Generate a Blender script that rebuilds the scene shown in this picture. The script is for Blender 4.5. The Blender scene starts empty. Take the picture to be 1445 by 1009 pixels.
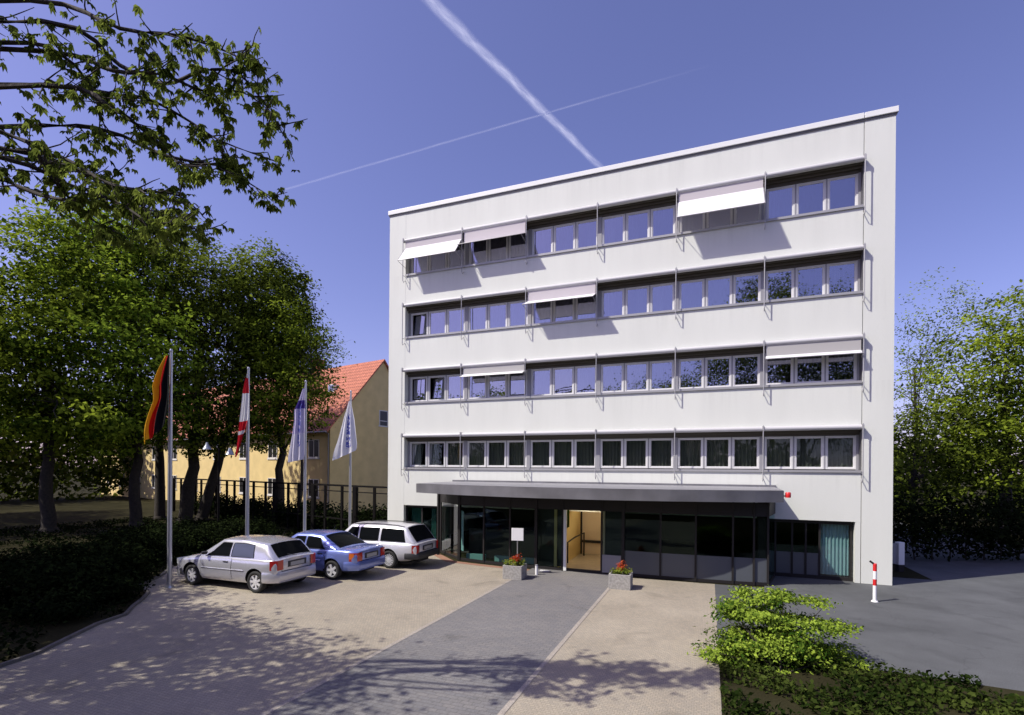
import bpy, bmesh, math, random
import numpy as np
from mathutils import Vector, Matrix
random.seed(7)
rng = np.random.default_rng(11)
PI = math.pi
S = bpy.context.scene
COL = S.collection

# ------------------------------------------------------------------ camera geometry
F, CX, CY, ROLL, YAW, HC = 717.36, 723.38, 663.44, math.radians(.4696), math.radians(21.099), 3.5
def at(x, y, depth):
    dx, dy = x - CX, y - CY
    cr, sr = math.cos(ROLL), math.sin(ROLL)
    u = dx*cr + dy*sr; v = -dx*sr + dy*cr
    c, s = math.cos(YAW), math.sin(YAW); xr = u/F
    return Vector(((xr*c - s)*depth, (xr*s + c)*depth, HC - v/F*depth))
def on_z(x, y, z):
    d = at(x, y, 1) - Vector((0, 0, HC))
    return Vector((0, 0, HC)) + d*((z - HC)/d.z)

# ------------------------------------------------------------------ materials
M = {}
def mat(name, col, rough=.6, metal=0., spec=.5, coat=0., noise=0., nscale=5., bump=0., bscale=40., emis=None, stretch=None):
    m = bpy.data.materials.new(name); m.use_nodes = True
    nt = m.node_tree; b = nt.nodes['Principled BSDF']
    b.inputs['Base Color'].default_value = (*col, 1)
    b.inputs['Roughness'].default_value = rough
    b.inputs['Metallic'].default_value = metal
    b.inputs['Specular IOR Level'].default_value = spec
    b.inputs['Coat Weight'].default_value = coat
    b.inputs['Coat Roughness'].default_value = .06
    if emis:
        b.inputs['Emission Color'].default_value = (*emis[:3], 1); b.inputs['Emission Strength'].default_value = emis[3]
    if noise or bump:
        tc = nt.nodes.new('ShaderNodeTexCoord')
        src = tc.outputs['Object']
        if stretch:
            mp = nt.nodes.new('ShaderNodeMapping'); mp.inputs['Scale'].default_value = stretch
            nt.links.new(src, mp.inputs[0]); src = mp.outputs[0]
    if noise:
        n = nt.nodes.new('ShaderNodeTexNoise'); n.inputs['Scale'].default_value = nscale; n.inputs['Detail'].default_value = 5
        nt.links.new(src, n.inputs['Vector'])
        r = nt.nodes.new('ShaderNodeMapRange'); r.inputs[1].default_value = .3; r.inputs[2].default_value = .7
        r.inputs[3].default_value = 1 - noise; r.inputs[4].default_value = 1 + noise*.6
        nt.links.new(n.outputs[0], r.inputs[0])
        mx = nt.nodes.new('ShaderNodeVectorMath'); mx.operation = 'SCALE'; mx.inputs[0].default_value = col
        nt.links.new(r.outputs[0], mx.inputs['Scale']); nt.links.new(mx.outputs[0], b.inputs['Base Color'])
    if bump:
        n = nt.nodes.new('ShaderNodeTexNoise'); n.inputs['Scale'].default_value = bscale; n.inputs['Detail'].default_value = 4
        nt.links.new(src, n.inputs['Vector'])
        bp = nt.nodes.new('ShaderNodeBump'); bp.inputs['Strength'].default_value = bump; bp.inputs['Distance'].default_value = .02
        nt.links.new(n.outputs[0], bp.inputs['Height']); nt.links.new(bp.outputs[0], b.inputs['Normal'])
    if name.startswith('car_glass'): b.inputs['IOR'].default_value = 1.13
    M[name] = m
    return m

def mat_glass(name, refl, tint, rough=0.0, rcol=(.95, .95, 1), bump=.05):
    m = bpy.data.materials.new(name); m.use_nodes = True
    nt = m.node_tree; nt.nodes.clear()
    o = nt.nodes.new('ShaderNodeOutputMaterial'); mx = nt.nodes.new('ShaderNodeMixShader')
    g = nt.nodes.new('ShaderNodeBsdfGlossy'); g.inputs['Roughness'].default_value = rough; g.inputs['Color'].default_value = (*rcol, 1)
    t = nt.nodes.new('ShaderNodeBsdfTransparent'); t.inputs['Color'].default_value = (*tint, 1)
    lw_ = nt.nodes.new('ShaderNodeLayerWeight'); lw_.inputs['Blend'].default_value = .5
    lw = nt.nodes.new('ShaderNodeMath'); lw.operation = 'POWER'; lw.inputs[1].default_value = 4.5; nt.links.new(lw_.outputs['Facing'], lw.inputs[0])
    r = nt.nodes.new('ShaderNodeMapRange'); r.inputs[1].default_value = 0; r.inputs[2].default_value = 1; r.inputs[3].default_value = refl; r.inputs[4].default_value = 1
    nt.links.new(lw.outputs[0], r.inputs[0]); nt.links.new(r.outputs[0], mx.inputs[0])
    nt.links.new(t.outputs[0], mx.inputs[1]); nt.links.new(g.outputs[0], mx.inputs[2]); nt.links.new(mx.outputs[0], o.inputs[0])
    # old float glass is never quite flat
    tc = nt.nodes.new('ShaderNodeTexCoord'); n = nt.nodes.new('ShaderNodeTexNoise'); n.inputs['Scale'].default_value = 1.6
    bp = nt.nodes.new('ShaderNodeBump'); bp.inputs['Strength'].default_value = bump; bp.inputs['Distance'].default_value = .02
    nt.links.new(tc.outputs['Object'], n.inputs['Vector']); nt.links.new(n.outputs[0], bp.inputs['Height']); nt.links.new(bp.outputs[0], g.inputs['Normal'])
    M[name] = m; return m

def mat_leaf(name, dark, light, trans=.42):
    m = bpy.data.materials.new(name); m.use_nodes = True
    nt = m.node_tree; nt.nodes.clear()
    o = nt.nodes.new('ShaderNodeOutputMaterial'); mx = nt.nodes.new('ShaderNodeMixShader'); mx.inputs[0].default_value = trans
    a = nt.nodes.new('ShaderNodeAttribute'); a.attribute_name = 'tint'
    r = nt.nodes.new('ShaderNodeMix'); r.data_type = 'RGBA'
    r.inputs['A'].default_value = (*dark, 1); r.inputs['B'].default_value = (*light, 1)
    d = nt.nodes.new('ShaderNodeBsdfDiffuse'); t = nt.nodes.new('ShaderNodeBsdfTranslucent')
    nt.links.new(a.outputs['Fac'], r.inputs['Factor'])
    nt.links.new(r.outputs['Result'], d.inputs[0]); nt.links.new(r.outputs['Result'], t.inputs[0])
    nt.links.new(d.outputs[0], mx.inputs[1]); nt.links.new(t.outputs[0], mx.inputs[2]); nt.links.new(mx.outputs[0], o.inputs[0])
    M[name] = m; return m

def node_mat(name):
    m = bpy.data.materials.new(name); m.use_nodes = True
    M[name] = m
    return m, m.node_tree, m.node_tree.nodes['Principled BSDF']

mat('facade', (.675, .695, .645), .75, noise=.04, nscale=1.4, bump=.2, bscale=70, stretch=(1, 1, .16))
def stains(m):
    nt = m.node_tree; N = nt.nodes; L = nt.links; b = N['Principled BSDF']
    src = b.inputs['Base Color'].links[0].from_socket
    tc = N.new('ShaderNodeTexCoord'); sp = N.new('ShaderNodeSeparateXYZ'); L.new(tc.outputs['Object'], sp.inputs[0])
    mp = N.new('ShaderNodeMapping'); mp.inputs['Scale'].default_value = (5.5, 1, .12); L.new(tc.outputs['Object'], mp.inputs[0])
    n = N.new('ShaderNodeTexNoise'); n.inputs['Scale'].default_value = 1.5; n.inputs['Detail'].default_value = 5; L.new(mp.outputs[0], n.inputs['Vector'])
    r = N.new('ShaderNodeMapRange'); r.inputs[1].default_value = .48; r.inputs[2].default_value = .72; L.new(n.outputs[0], r.inputs[0])
    acc = None
    for z in (3.55, 6.40, 9.25, 11.98, 14.70):
        q = N.new('ShaderNodeMapRange'); q.interpolation_type = 'SMOOTHSTEP'; q.inputs[1].default_value = z-1.1; q.inputs[2].default_value = z; L.new(sp.outputs[2], q.inputs[0])
        lt = N.new('ShaderNodeMath'); lt.operation = 'LESS_THAN'; lt.inputs[1].default_value = z+.02; L.new(sp.outputs[2], lt.inputs[0])
        mu = N.new('ShaderNodeMath'); mu.operation = 'MULTIPLY'; L.new(q.outputs[0], mu.inputs[0]); L.new(lt.outputs[0], mu.inputs[1])
        if acc is None: acc = mu.outputs[0]
        else:
            mxn = N.new('ShaderNodeMath'); mxn.operation = 'MULTIPLY_ADD'; 
            sb = N.new('ShaderNodeMath'); sb.operation = 'MAXIMUM'; L.new(acc, sb.inputs[0]); L.new(mu.outputs[0], sb.inputs[1]); acc = sb.outputs[0]; N.remove(mxn)
    # rows above each band must not add up: keep only the strip just under each sill
    f = N.new('ShaderNodeMath'); f.operation = 'MULTIPLY'; L.new(acc, f.inputs[0]); L.new(r.outputs[0], f.inputs[1])
    k = N.new('ShaderNodeMapRange'); k.inputs[3].default_value = 1.0; k.inputs[4].default_value = .945; L.new(f.outputs[0], k.inputs[0])
    vs = N.new('ShaderNodeVectorMath'); vs.operation = 'SCALE'; L.new(src, vs.inputs[0]); L.new(k.outputs[0], vs.inputs['Scale']); L.new(vs.outputs[0], b.inputs['Base Color'])
stains(M['facade'])
mat('cap', (.78, .79, .77), .4)
mat('rail', (.36, .36, .37), .45, metal=.2)
mat('cassette', (.50, .50, .51), .5)
mat('rail_dark', (.10, .10, .11), .5, metal=.2)
mat('frame', (.66, .66, .655), .45)
mat('mullion', (.28, .28, .30), .5)
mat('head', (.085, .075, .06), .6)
mat('fabric_white', (.84, .84, .84), .85)
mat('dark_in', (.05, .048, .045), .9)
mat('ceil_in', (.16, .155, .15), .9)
mat('zinc', (.22, .22, .235), .42, metal=.4, noise=.25, nscale=1.2)
mat('zinc_light', (.34, .34, .36), .45, metal=.4)
mat('fabric_shaded', (.52, .485, .50), .9)  # vertical awning cloth, cassette shade put into its darker mauve
mat('fabric_shaded_grey', (.42, .41, .40), .9)  # same shade-darkened cloth, greyer, for the lower rows
mat('dark_metal', (.020, .018, .018), .6, spec=.3)
mat('curtain', (.33, .335, .30), .9)
mat('curtain_teal', (.30, .50, .50), .85)
mat('curtain_pale', (.46, .48, .48), .9)
mat('lobby_yellow', (.66, .50, .21), .8)
mat('lobby_pale', (.74, .60, .42), .8)
mat('lobby_floor', (.44, .36, .25), .35, noise=.15)
mat('lamp_lit', (1, .9, .7), emis=(1, .86, .64, 9))
mat('concrete', (.34, .33, .31), .9, noise=.3, nscale=14, bump=.6, bscale=50)
mat('soil', (.03, .022, .016), .95)
mat('red_paint', (.62, .02, .02), .4, coat=.3)
mat('white_paint', (.82, .82, .82), .4)
mat('alu', (.55, .56, .58), .35, metal=.75)
mat('black', (.012, .012, .013), .5)
mat('rubber', (.018, .018, .018), .8)
mat('rim', (.74, .74, .76), .35, metal=.35)
mat('silver_paint', (.58, .58, .63), .24, metal=.5, coat=.8)
mat('blue_paint', (.20, .26, .60), .24, metal=.5, coat=.8)
mat('white_car', (.66, .66, .69), .3, metal=.3, coat=.6)
mat('car_glass', (.006, .007, .008), .05, spec=.12)
mat('car_glass_light', (.09, .10, .16), .05, spec=1.0)
mat('trim', (.035, .035, .037), .55)
mat('tail_red', (.42, .015, .012), .12, coat=.6)
mat('tail_orange', (.75, .17, .02), .15, coat=.6)
mat('lamp_glass', (.6, .62, .65), .1, coat=.5)
mat('plate', (.36, .36, .35), .5)
mat('house_wall', (.74, .575, .26), .9, noise=.10, nscale=1.3)
mat('house_roof', (.52, .155, .085), .8, noise=.28, nscale=6)
mat('house_trim', (.72, .70, .66), .6)
mat('house_dark', (.02, .02, .02), .3)
mat('fence', (.008, .007, .007), .9, spec=.1)
mat('bark', (.035, .028, .022), .95, noise=.4, nscale=9, bump=.6, bscale=16)
mat('grey_slab', (.25, .25, .27), .6)
mat('lamp_shade', (.30, .33, .38), .35, metal=.4)
mat('bright_floor', (.35, .34, .32), .6)
mat_glass('pane', .33, (.55, .58, .57), bump=.05, rcol=(.84, .84, 1))
mat_glass('pane_low', .035, (.64, .67, .65), bump=.03, rcol=(.8, .9, .9))
mat_glass('pane_pavilion', .025, (.50, .62, .58), rcol=(.62, .85, .8), bump=.03)
mat('pane_frosted', (.095, .105, .12), .3, spec=.35)
mat_glass('pane_clear', .06, (.85, .88, .88))
mat('frosted', (.30, .33, .36), .7)
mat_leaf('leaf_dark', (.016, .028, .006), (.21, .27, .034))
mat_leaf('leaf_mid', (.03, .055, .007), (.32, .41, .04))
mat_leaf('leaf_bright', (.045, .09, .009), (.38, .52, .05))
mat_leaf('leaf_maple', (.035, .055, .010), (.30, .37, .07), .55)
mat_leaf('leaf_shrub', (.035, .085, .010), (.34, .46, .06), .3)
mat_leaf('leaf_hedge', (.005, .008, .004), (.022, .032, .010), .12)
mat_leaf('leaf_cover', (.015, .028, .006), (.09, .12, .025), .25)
mat_leaf('leaf_pot', (.05, .10, .02), (.32, .36, .05), .3)
mat_leaf('petal', (.35, .03, .02), (.65, .14, .05), .3)

# ------------------------------------------------------------------ mesh helpers
class MB:
    def __init__(self): self.v, self.f = [], []
    def add(self, vs, fs):
        o = len(self.v); self.v += [tuple(p) for p in vs]; self.f += [tuple(i + o for i in f) for f in fs]; return self
    def box(self, x0, x1, y0, y1, z0, z1):
        vs = [(x, y, z) for z in (z0, z1) for y in (y0, y1) for x in (x0, x1)]
        return self.add(vs, [(0, 2, 3, 1), (4, 5, 7, 6), (0, 1, 5, 4), (2, 6, 7, 3), (0, 4, 6, 2), (1, 3, 7, 5)])
    def bar(self, a, b, w, h=None, up=(0, 0, 1)):
        h = h or w; a, b = Vector(a), Vector(b); d = (b - a).normalized(); u = Vector(up)
        if abs(d.dot(u)) > .98: u = Vector((0, 1, 0))
        s = d.cross(u).normalized(); u = s.cross(d)
        vs = [p + s*sx*w/2 + u*sz*h/2 for p in (a, b) for sx, sz in ((-1, -1), (1, -1), (1, 1), (-1, 1))]
        return self.add(vs, [(3, 2, 1, 0), (4, 5, 6, 7)] + [(i, (i+1) % 4, 4 + (i+1) % 4, 4 + i) for i in range(4)])
    def tube(self, pts, rs, n=8, cap=True):
        pts = [Vector(p) for p in pts]
        if not hasattr(rs, '__len__'): rs = [rs]*len(pts)
        rings = []
        for i, p in enumerate(pts):
            d = (pts[min(i+1, len(pts)-1)] - pts[max(i-1, 0)])
            d = d.normalized() if d.length > 1e-9 else Vector((0, 0, 1))
            u = Vector((1, 0, 0)) if abs(d.x) < .9 else Vector((0, 1, 0))
            s = d.cross(u).normalized(); t = d.cross(s)
            rings.append([p + (s*math.cos(2*PI*k/n) + t*math.sin(2*PI*k/n))*rs[i] for k in range(n)])
        fs = [(i*n + k, i*n + (k+1) % n, (i+1)*n + (k+1) % n, (i+1)*n + k) for i in range(len(pts)-1) for k in range(n)]
        if cap: fs += [tuple(range(n-1, -1, -1)), tuple((len(pts)-1)*n + k for k in range(n))]
        return self.add([q for r in rings for q in r], fs)
    def lathe(self, prof, c=(0, 0, 0), n=20, axis='z'):
        vs = []
        for r, h in prof:
            for k in range(n):
                a = 2*PI*k/n; x, y = r*math.cos(a), r*math.sin(a)
                p = (x, y, h) if axis == 'z' else (x, h, y)
                vs.append((p[0] + c[0], p[1] + c[1], p[2] + c[2]))
        fs = []
        for i in range(len(prof)-1):
            for k in range(n):
                q = (i*n + k, i*n + (k+1) % n, (i+1)*n + (k+1) % n, (i+1)*n + k)
                fs.append(q if axis == 'z' else q[::-1])
        return self.add(vs, fs)
    def grid(self, P, nu, nv):
        vs = [P(i/nu, j/nv) for j in range(nv+1) for i in range(nu+1)]
        return self.add(vs, [(j*(nu+1)+i, j*(nu+1)+i+1, (j+1)*(nu+1)+i+1, (j+1)*(nu+1)+i) for j in range(nv) for i in range(nu)])
    def prism(self, poly, z0, z1):
        n = len(poly)
        vs = [(x, y, z0) for x, y in poly] + [(x, y, z1) for x, y in poly]
        return self.add(vs, [tuple(range(n-1, -1, -1)), tuple(range(n, 2*n))] + [(i, (i+1) % n, n + (i+1) % n, n + i) for i in range(n)])
    def mesh(self, name):
        me = bpy.data.meshes.new(name); me.from_pydata(self.v, [], self.f); me.update(); return me
    def build(self, name, m, parent=None, smooth=None, bevel=0, recalc=False):
        me = self.mesh(name)
        if recalc or bevel:
            bm = bmesh.new(); bm.from_mesh(me)
            if recalc: bmesh.ops.recalc_face_normals(bm, faces=bm.faces)
            if bevel:
                es = [e for e in bm.edges if len(e.link_faces) == 2 and e.calc_face_angle(0) > .6]
                bmesh.ops.bevel(bm, geom=es, offset=bevel, segments=2, affect='EDGES', profile=.6)
            bm.to_mesh(me); bm.free()
        return link(name, me, m, parent, smooth)

def link(name, me, m=None, parent=None, smooth=None):
    if m is not None and not me.materials: me.materials.append(M[m] if isinstance(m, str) else m)
    o = bpy.data.objects.new(name, me); COL.objects.link(o)
    if smooth is not None:
        me.shade_smooth()
        me.set_sharp_from_angle(angle=math.radians(smooth))
    if parent: o.parent = parent
    return o
def tag(o, label=None, cat=None, group=None, kind=None):
    for k, v in (('label', label), ('category', cat), ('group', group), ('kind', kind)):
        if v: o[k] = v
    return o
def empty(name, label, cat, loc=(0, 0, 0), rz=0, group=None):
    o = bpy.data.objects.new(name, None); COL.objects.link(o); o.location = loc; o.rotation_euler = (0, 0, rz)
    o.empty_display_size = .2
    return tag(o, label, cat, group)
def copy_tree(o, parent=None):
    c = o.copy(); COL.objects.link(c); c.parent = parent
    for ch in list(o.children): copy_tree(ch, c)
    return c
def noise_fn(x, y, s=1.0):
    return math.sin(x*1.7*s + 1.3*math.sin(y*1.1*s)) * math.cos(y*1.9*s + 1.1*math.sin(x*.7*s))

# ------------------------------------------------------------------ ground, paving
def ground_mat(name, base, var, scale, kind):
    m, nt, b = node_mat(name); N = nt.nodes; L = nt.links
    tc = N.new('ShaderNodeTexCoord'); src = tc.outputs['Object']
    n1 = N.new('ShaderNodeTexNoise'); n1.inputs['Scale'].default_value = .35; n1.inputs['Detail'].default_value = 6; n1.inputs['Roughness'].default_value = .65
    n2 = N.new('ShaderNodeTexNoise'); n2.inputs['Scale'].default_value = 60; n2.inputs['Detail'].default_value = 3
    L.new(src, n1.inputs['Vector']); L.new(src, n2.inputs['Vector'])
    r1 = N.new('ShaderNodeMapRange'); r1.inputs[1].default_value = .3; r1.inputs[2].default_value = .7; r1.inputs[3].default_value = 1-var; r1.inputs[4].default_value = 1+var
    r2 = N.new('ShaderNodeMapRange'); r2.inputs[1].default_value = .3; r2.inputs[2].default_value = .7; r2.inputs[3].default_value = .72; r2.inputs[4].default_value = 1.22
    L.new(n1.outputs[0], r1.inputs[0]); L.new(n2.outputs[0], r2.inputs[0])
    mu = N.new('ShaderNodeMath'); mu.operation = 'MULTIPLY'; L.new(r1.outputs[0], mu.inputs[0]); L.new(r2.outputs[0], mu.inputs[1])
    fac = mu.outputs[0]
    bump_src = n2.outputs[0]
    if kind in ('cobble', 'slab'):
        br = N.new('ShaderNodeTexBrick'); br.inputs['Scale'].default_value = scale
        br.inputs['Color1'].default_value = (1.08, 1.05, 1.01, 1); br.inputs['Color2'].default_value = (.90, .90, .91, 1); br.inputs['Mortar'].default_value = (.72, .70, .67, 1)
        br.inputs['Mortar Size'].default_value = .018; br.inputs['Brick Width'].default_value = .5; br.inputs['Row Height'].default_value = .25
        if kind == 'cobble': br.inputs['Brick Width'].default_value = .3
        L.new(src, br.inputs['Vector'])
        vm = N.new('ShaderNodeVectorMath'); vm.operation = 'MULTIPLY'; vm.inputs[0].default_value = base; L.new(br.outputs['Color'], vm.inputs[1])
        src_col = vm.outputs[0]; bump_src = br.outputs['Fac']
    else:
        vm = N.new('ShaderNodeRGB'); vm.outputs[0].default_value = (*base, 1); src_col = vm.outputs[0]
    sc = N.new('ShaderNodeVectorMath'); sc.operation = 'SCALE'; L.new(src_col, sc.inputs[0]); L.new(fac, sc.inputs['Scale'])
    # oil and tyre stains
    n3 = N.new('ShaderNodeTexNoise'); n3.inputs['Scale'].default_value = .9; n3.inputs['Detail'].default_value = 4; n3.inputs['Distortion'].default_value = .6
    L.new(src, n3.inputs['Vector'])
    r3 = N.new('ShaderNodeMapRange'); r3.inputs[1].default_value = .60; r3.inputs[2].default_value = .75; r3.inputs[3].default_value = 1; r3.inputs[4].default_value = .72
    L.new(n3.outputs[0], r3.inputs[0])
    s2 = N.new('ShaderNodeVectorMath'); s2.operation = 'SCALE'; L.new(sc.outputs[0], s2.inputs[0]); L.new(r3.outputs[0], s2.inputs['Scale'])
    if name == 'asphalt':
        r3.inputs[1].default_value = .54; r3.inputs[4].default_value = .78
        wn = N.new('ShaderNodeTexNoise'); wn.inputs['Scale'].default_value = 1.5; wn.inputs['Detail'].default_value = 4; L.new(src, wn.inputs['Vector'])
        wa = N.new('ShaderNodeVectorMath'); wa.operation = 'MULTIPLY_ADD'; wa.inputs[1].default_value = (.9, .9, .9); L.new(wn.outputs['Color'], wa.inputs[0]); L.new(src, wa.inputs[2])
        vo = N.new('ShaderNodeTexVoronoi'); vo.feature = 'DISTANCE_TO_EDGE'; vo.inputs['Scale'].default_value = .42; L.new(wa.outputs[0], vo.inputs['Vector'])
        cr_ = N.new('ShaderNodeMapRange'); cr_.inputs[1].default_value = .002; cr_.inputs[2].default_value = .010; cr_.inputs[3].default_value = .86; cr_.inputs[4].default_value = 1; L.new(vo.outputs['Distance'], cr_.inputs[0])
        s3 = N.new('ShaderNodeVectorMath'); s3.operation = 'SCALE'; L.new(s2.outputs[0], s3.inputs[0]); L.new(cr_.outputs[0], s3.inputs['Scale']); s2 = s3
    L.new(s2.outputs[0], b.inputs['Base Color'])
    b.inputs['Roughness'].default_value = .9; b.inputs['Specular IOR Level'].default_value = .02 if name == 'earth' else .2
    bp = N.new('ShaderNodeBump'); bp.inputs['Strength'].default_value = .35; bp.inputs['Distance'].default_value = .01
    L.new(bump_src, bp.inputs['Height']); L.new(bp.outputs[0], b.inputs['Normal'])
    if kind in ('cobble', 'slab'): bp.invert = True
    return m
ground_mat('earth', (.030, .028, .014), .4, 1, 'plain')
ground_mat('cobbles', (.345, .312, .25), .16, 4.2, 'cobble')
ground_mat('path_stone', (.185, .183, .184), .10, 2.6, 'slab')
ground_mat('asphalt', (.098, .103, .106), .26, 1, 'plain')
ground_mat('red_pavers', (.30, .17, .12), .2, 5, 'slab')
ground_mat('kerb', (.13, .12, .105), .2, 2, 'plain')
ground_mat('edging', (.36, .33, .29), .15, 9, 'slab')

def sheet(name, m, poly, z):
    b = MB(); b.add([(x, y, z) for x, y in poly], [tuple(range(len(poly)))])
    return tag(b.build(name, m), kind='structure')
b = MB(); b.grid(lambda u, v: (-1500 + 3000*u, -1500 + 3000*v, -.012), 4, 4)
tag(b.build('ground', 'earth'), kind='structure')
bed_edge = [(-17.6, 12.4), (-16.4, 11.2), (-15.5, 9.95), (-14.5, 9.55), (-13.9, 9.0), (-13.4, 8.45), (-12.8, 7.9), (-12.6, 7.2), (-11.6, 5.6), (-11.0, 3), (-11, -3)]
sheet('parking_area', 'cobbles', [(.2, -3), (.2, 17.06)] + [(-2.7, 16.95), (-6, 16.95), (-9.1, 17.35), (-10.9, 18.96), (-13.4, 18.96), (-17.3, 18.9)] + bed_edge, 0)
sheet('path', 'path_stone', [(-5.86, -3), (-2.75, -3), (-2.75, 17.24), (-5.86, 17.24)], .004)
sheet('driveway', 'asphalt', [(.2, -3), (40, -3), (40, 14), (15, 21), (11, 60), (6.9, 60), (6.9, 20.6), (1.9, 20.6), (1.6, 17.1), (.2, 17.06)], 0)
sheet('pavement', 'red_pavers', [(-10.7, 18.9), (-9.08, 17.38), (-7.4, 17.08), (-5.86, 16.98), (-5.86, 16.72), (-7.45, 16.8), (-9.3, 17.1), (-10.95, 18.7)], .004)
# raised kerb stones between parking bay and planting
for x in (-5.86, -2.75):
    sheet('path_edging', 'edging', [(x-.045, -3), (x+.045, -3), (x+.045, 16.6), (x-.045, 16.6)], .008)
sheet('flower_bed', 'earth', [(.205, -3), (40, -3), (40, 8.6), (9, 10.2), (3.2, 10.75), (.205, 10.9)], .008)
b = MB()
for i in range(len(bed_edge)-1):
    p, q = Vector((*bed_edge[i], 0)), Vector((*bed_edge[i+1], 0))
    n = max(1, int((q-p).length/.9))
    for k in range(n):
        a_, c_ = p.lerp(q, k/n), p.lerp(q, (k+1)/n); d = (c_-a_).normalized()*.006
        b.bar(a_ + d + Vector((0, 0, .01)), c_ - d + Vector((0, 0, .01)), .08, .10)
tag(b.build('kerb', 'kerb', bevel=.008), kind='structure')

# ------------------------------------------------------------------ office building
Y0 = 19.05                                   # facade plane
PX = [-12.43 + 2.824*i for i in range(7)]    # bay lines
CZ = [4.94, 7.79, 10.61, 13.42]; SZ = [3.57, 6.42, 9.27, 12.0]
XL, XR, ROOF = -13.28, 5.36, 14.72
OB = empty('office_building', 'white five storey office building with rows of windows, awnings and a dark entrance pavilion', 'office building', (-4, Y0, 0))
OBI = Vector((4, -Y0, 0))
def oset(o):      # children are modelled in world metres
    o.location = OBI; return o
w = MB()
SW0, SW1 = PX[0] - .02, PX[6] + .0
w.box(XL, SW0, Y0, Y0+.35, 0, ROOF)                              # left pier
w.box(SW1 + .02, XR, Y0, Y0+.35, 0, ROOF)                        # right pier
zs = [(1.94, SZ[0]), (CZ[0], SZ[1]), (CZ[1], SZ[2]), (CZ[2], SZ[3]), (CZ[3], ROOF)]
for a_, c_ in zs: w.box(SW0, SW1, Y0 + .004, Y0+.35, a_, c_)
w.box(XL, XL+.3, Y0+.35, Y0+12, 0, ROOF); w.box(XR-.3, XR, Y0+.35, Y0+12, 0, ROOF); w.box(XL+.3, XR-.3, Y0+11.7, Y0+12, 0, ROOF)
w.box(XL, XR, Y0, Y0+12, ROOF, ROOF+.02)
w.box(SW0-.3+.3, SW1, Y0+.36, Y0+.5, CZ[3]+.01, ROOF-.01)
wall = oset(w.build('wall', 'facade', OB))
g = MB(); g.box(SW1 + .001, SW1+.019, Y0+.03, Y0+.3, 1.94, ROOF - .001)
oset(g.build('panel_joint', 'rail_dark', OB))
c = MB(); c.box(XL-.06, SW1+.0, Y0-.06, Y0+12.06, ROOF+.02, ROOF+.20); c.box(SW1+.02, XR+.06, Y0-.06, Y0+12.06, ROOF+.02, ROOF+.20)
oset(c.build('roof_cap', 'cap', OB, bevel=.012))
c = MB(); c.box(XL-.03, XR+.03, Y0-.025, Y0, ROOF-.045, ROOF+.02)
oset(c.build('roof_trim', 'rail_dark', OB))
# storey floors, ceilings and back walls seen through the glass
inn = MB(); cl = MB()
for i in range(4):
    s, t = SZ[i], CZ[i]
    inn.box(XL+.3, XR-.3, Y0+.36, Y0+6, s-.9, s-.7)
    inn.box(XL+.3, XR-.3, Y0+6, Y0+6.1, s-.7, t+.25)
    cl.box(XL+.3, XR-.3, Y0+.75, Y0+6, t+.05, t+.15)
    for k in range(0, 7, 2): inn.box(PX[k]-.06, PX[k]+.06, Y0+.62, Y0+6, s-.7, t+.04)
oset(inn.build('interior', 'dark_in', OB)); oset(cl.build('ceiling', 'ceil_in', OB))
# window strips
ZD = .30
def win_mesh(w_, h_, fr=.05, d=.06):
    b = MB()
    b.box(0, fr, 0, d, 0, h_); b.box(w_-fr, w_, 0, d, 0, h_); b.box(fr, w_-fr, 0, d, 0, fr); b.box(fr, w_-fr, 0, d, h_-fr, h_)
    # inner casement step
    f2 = fr + .028
    b.box(fr, f2, .018, d-.004, fr, h_-fr); b.box(w_-f2, w_-fr, .018, d-.004, fr, h_-fr)
    b.box(f2, w_-f2, .018, d-.004, fr, f2); b.box(f2, w_-f2, .018, d-.004, h_-f2, h_-fr)
    return b.mesh('window')
BW = 2.824; SWD = .862
HW = [CZ[i]-SZ[i]-.27 for i in range(4)]
wm = [win_mesh(SWD, h) for h in HW]
for me in wm: me.materials.append(M['frame'])
def pane_mesh(w_, h_, m):
    b = MB(); b.box(-w_/2, w_/2, 0, .006, -h_/2, h_/2)
    me = b.mesh('pane'); me.materials.append(M[m]); return me
pm = [pane_mesh(SWD-.156, h-.156, 'pane' if i else 'pane_low') for i, h in enumerate(HW)]
def curtain_mesh(w_, h_, m, seed, amp=.03):
    r = random.Random(seed); ph = r.random()*6; k = 16 + r.random()*8; k2 = 5 + r.random()*3
    b = MB()
    b.grid(lambda u, v: (w_*u, amp*(math.sin(k*u*w_*2.2+ph) + .6*math.sin(k2*u*w_*2.6+2*ph)), h_*v), 44, 2)
    me = b.mesh('curtain'); me.materials.append(M[m]); me.shade_smooth(); return me
cm = [[curtain_mesh(SWD*.96, h-.05, 'curtain', s) for s in range(4)] for h in HW]
cp = [[curtain_mesh(SWD*.5, h-.05, 'curtain_pale', 10+s) for s in range(3)] for h in HW]
hd = MB(); sl = MB()
def mull(*a): oset(MB().box(*a).build('mullion', 'mullion', OB))
OPEN = {(0, 0, 0): -24, (0, 0, 1): -16, (1, 0, 0): -9, (1, 0, 1): -20, (2, 0, 0): -14, (1, 1, 2): 0}
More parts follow.
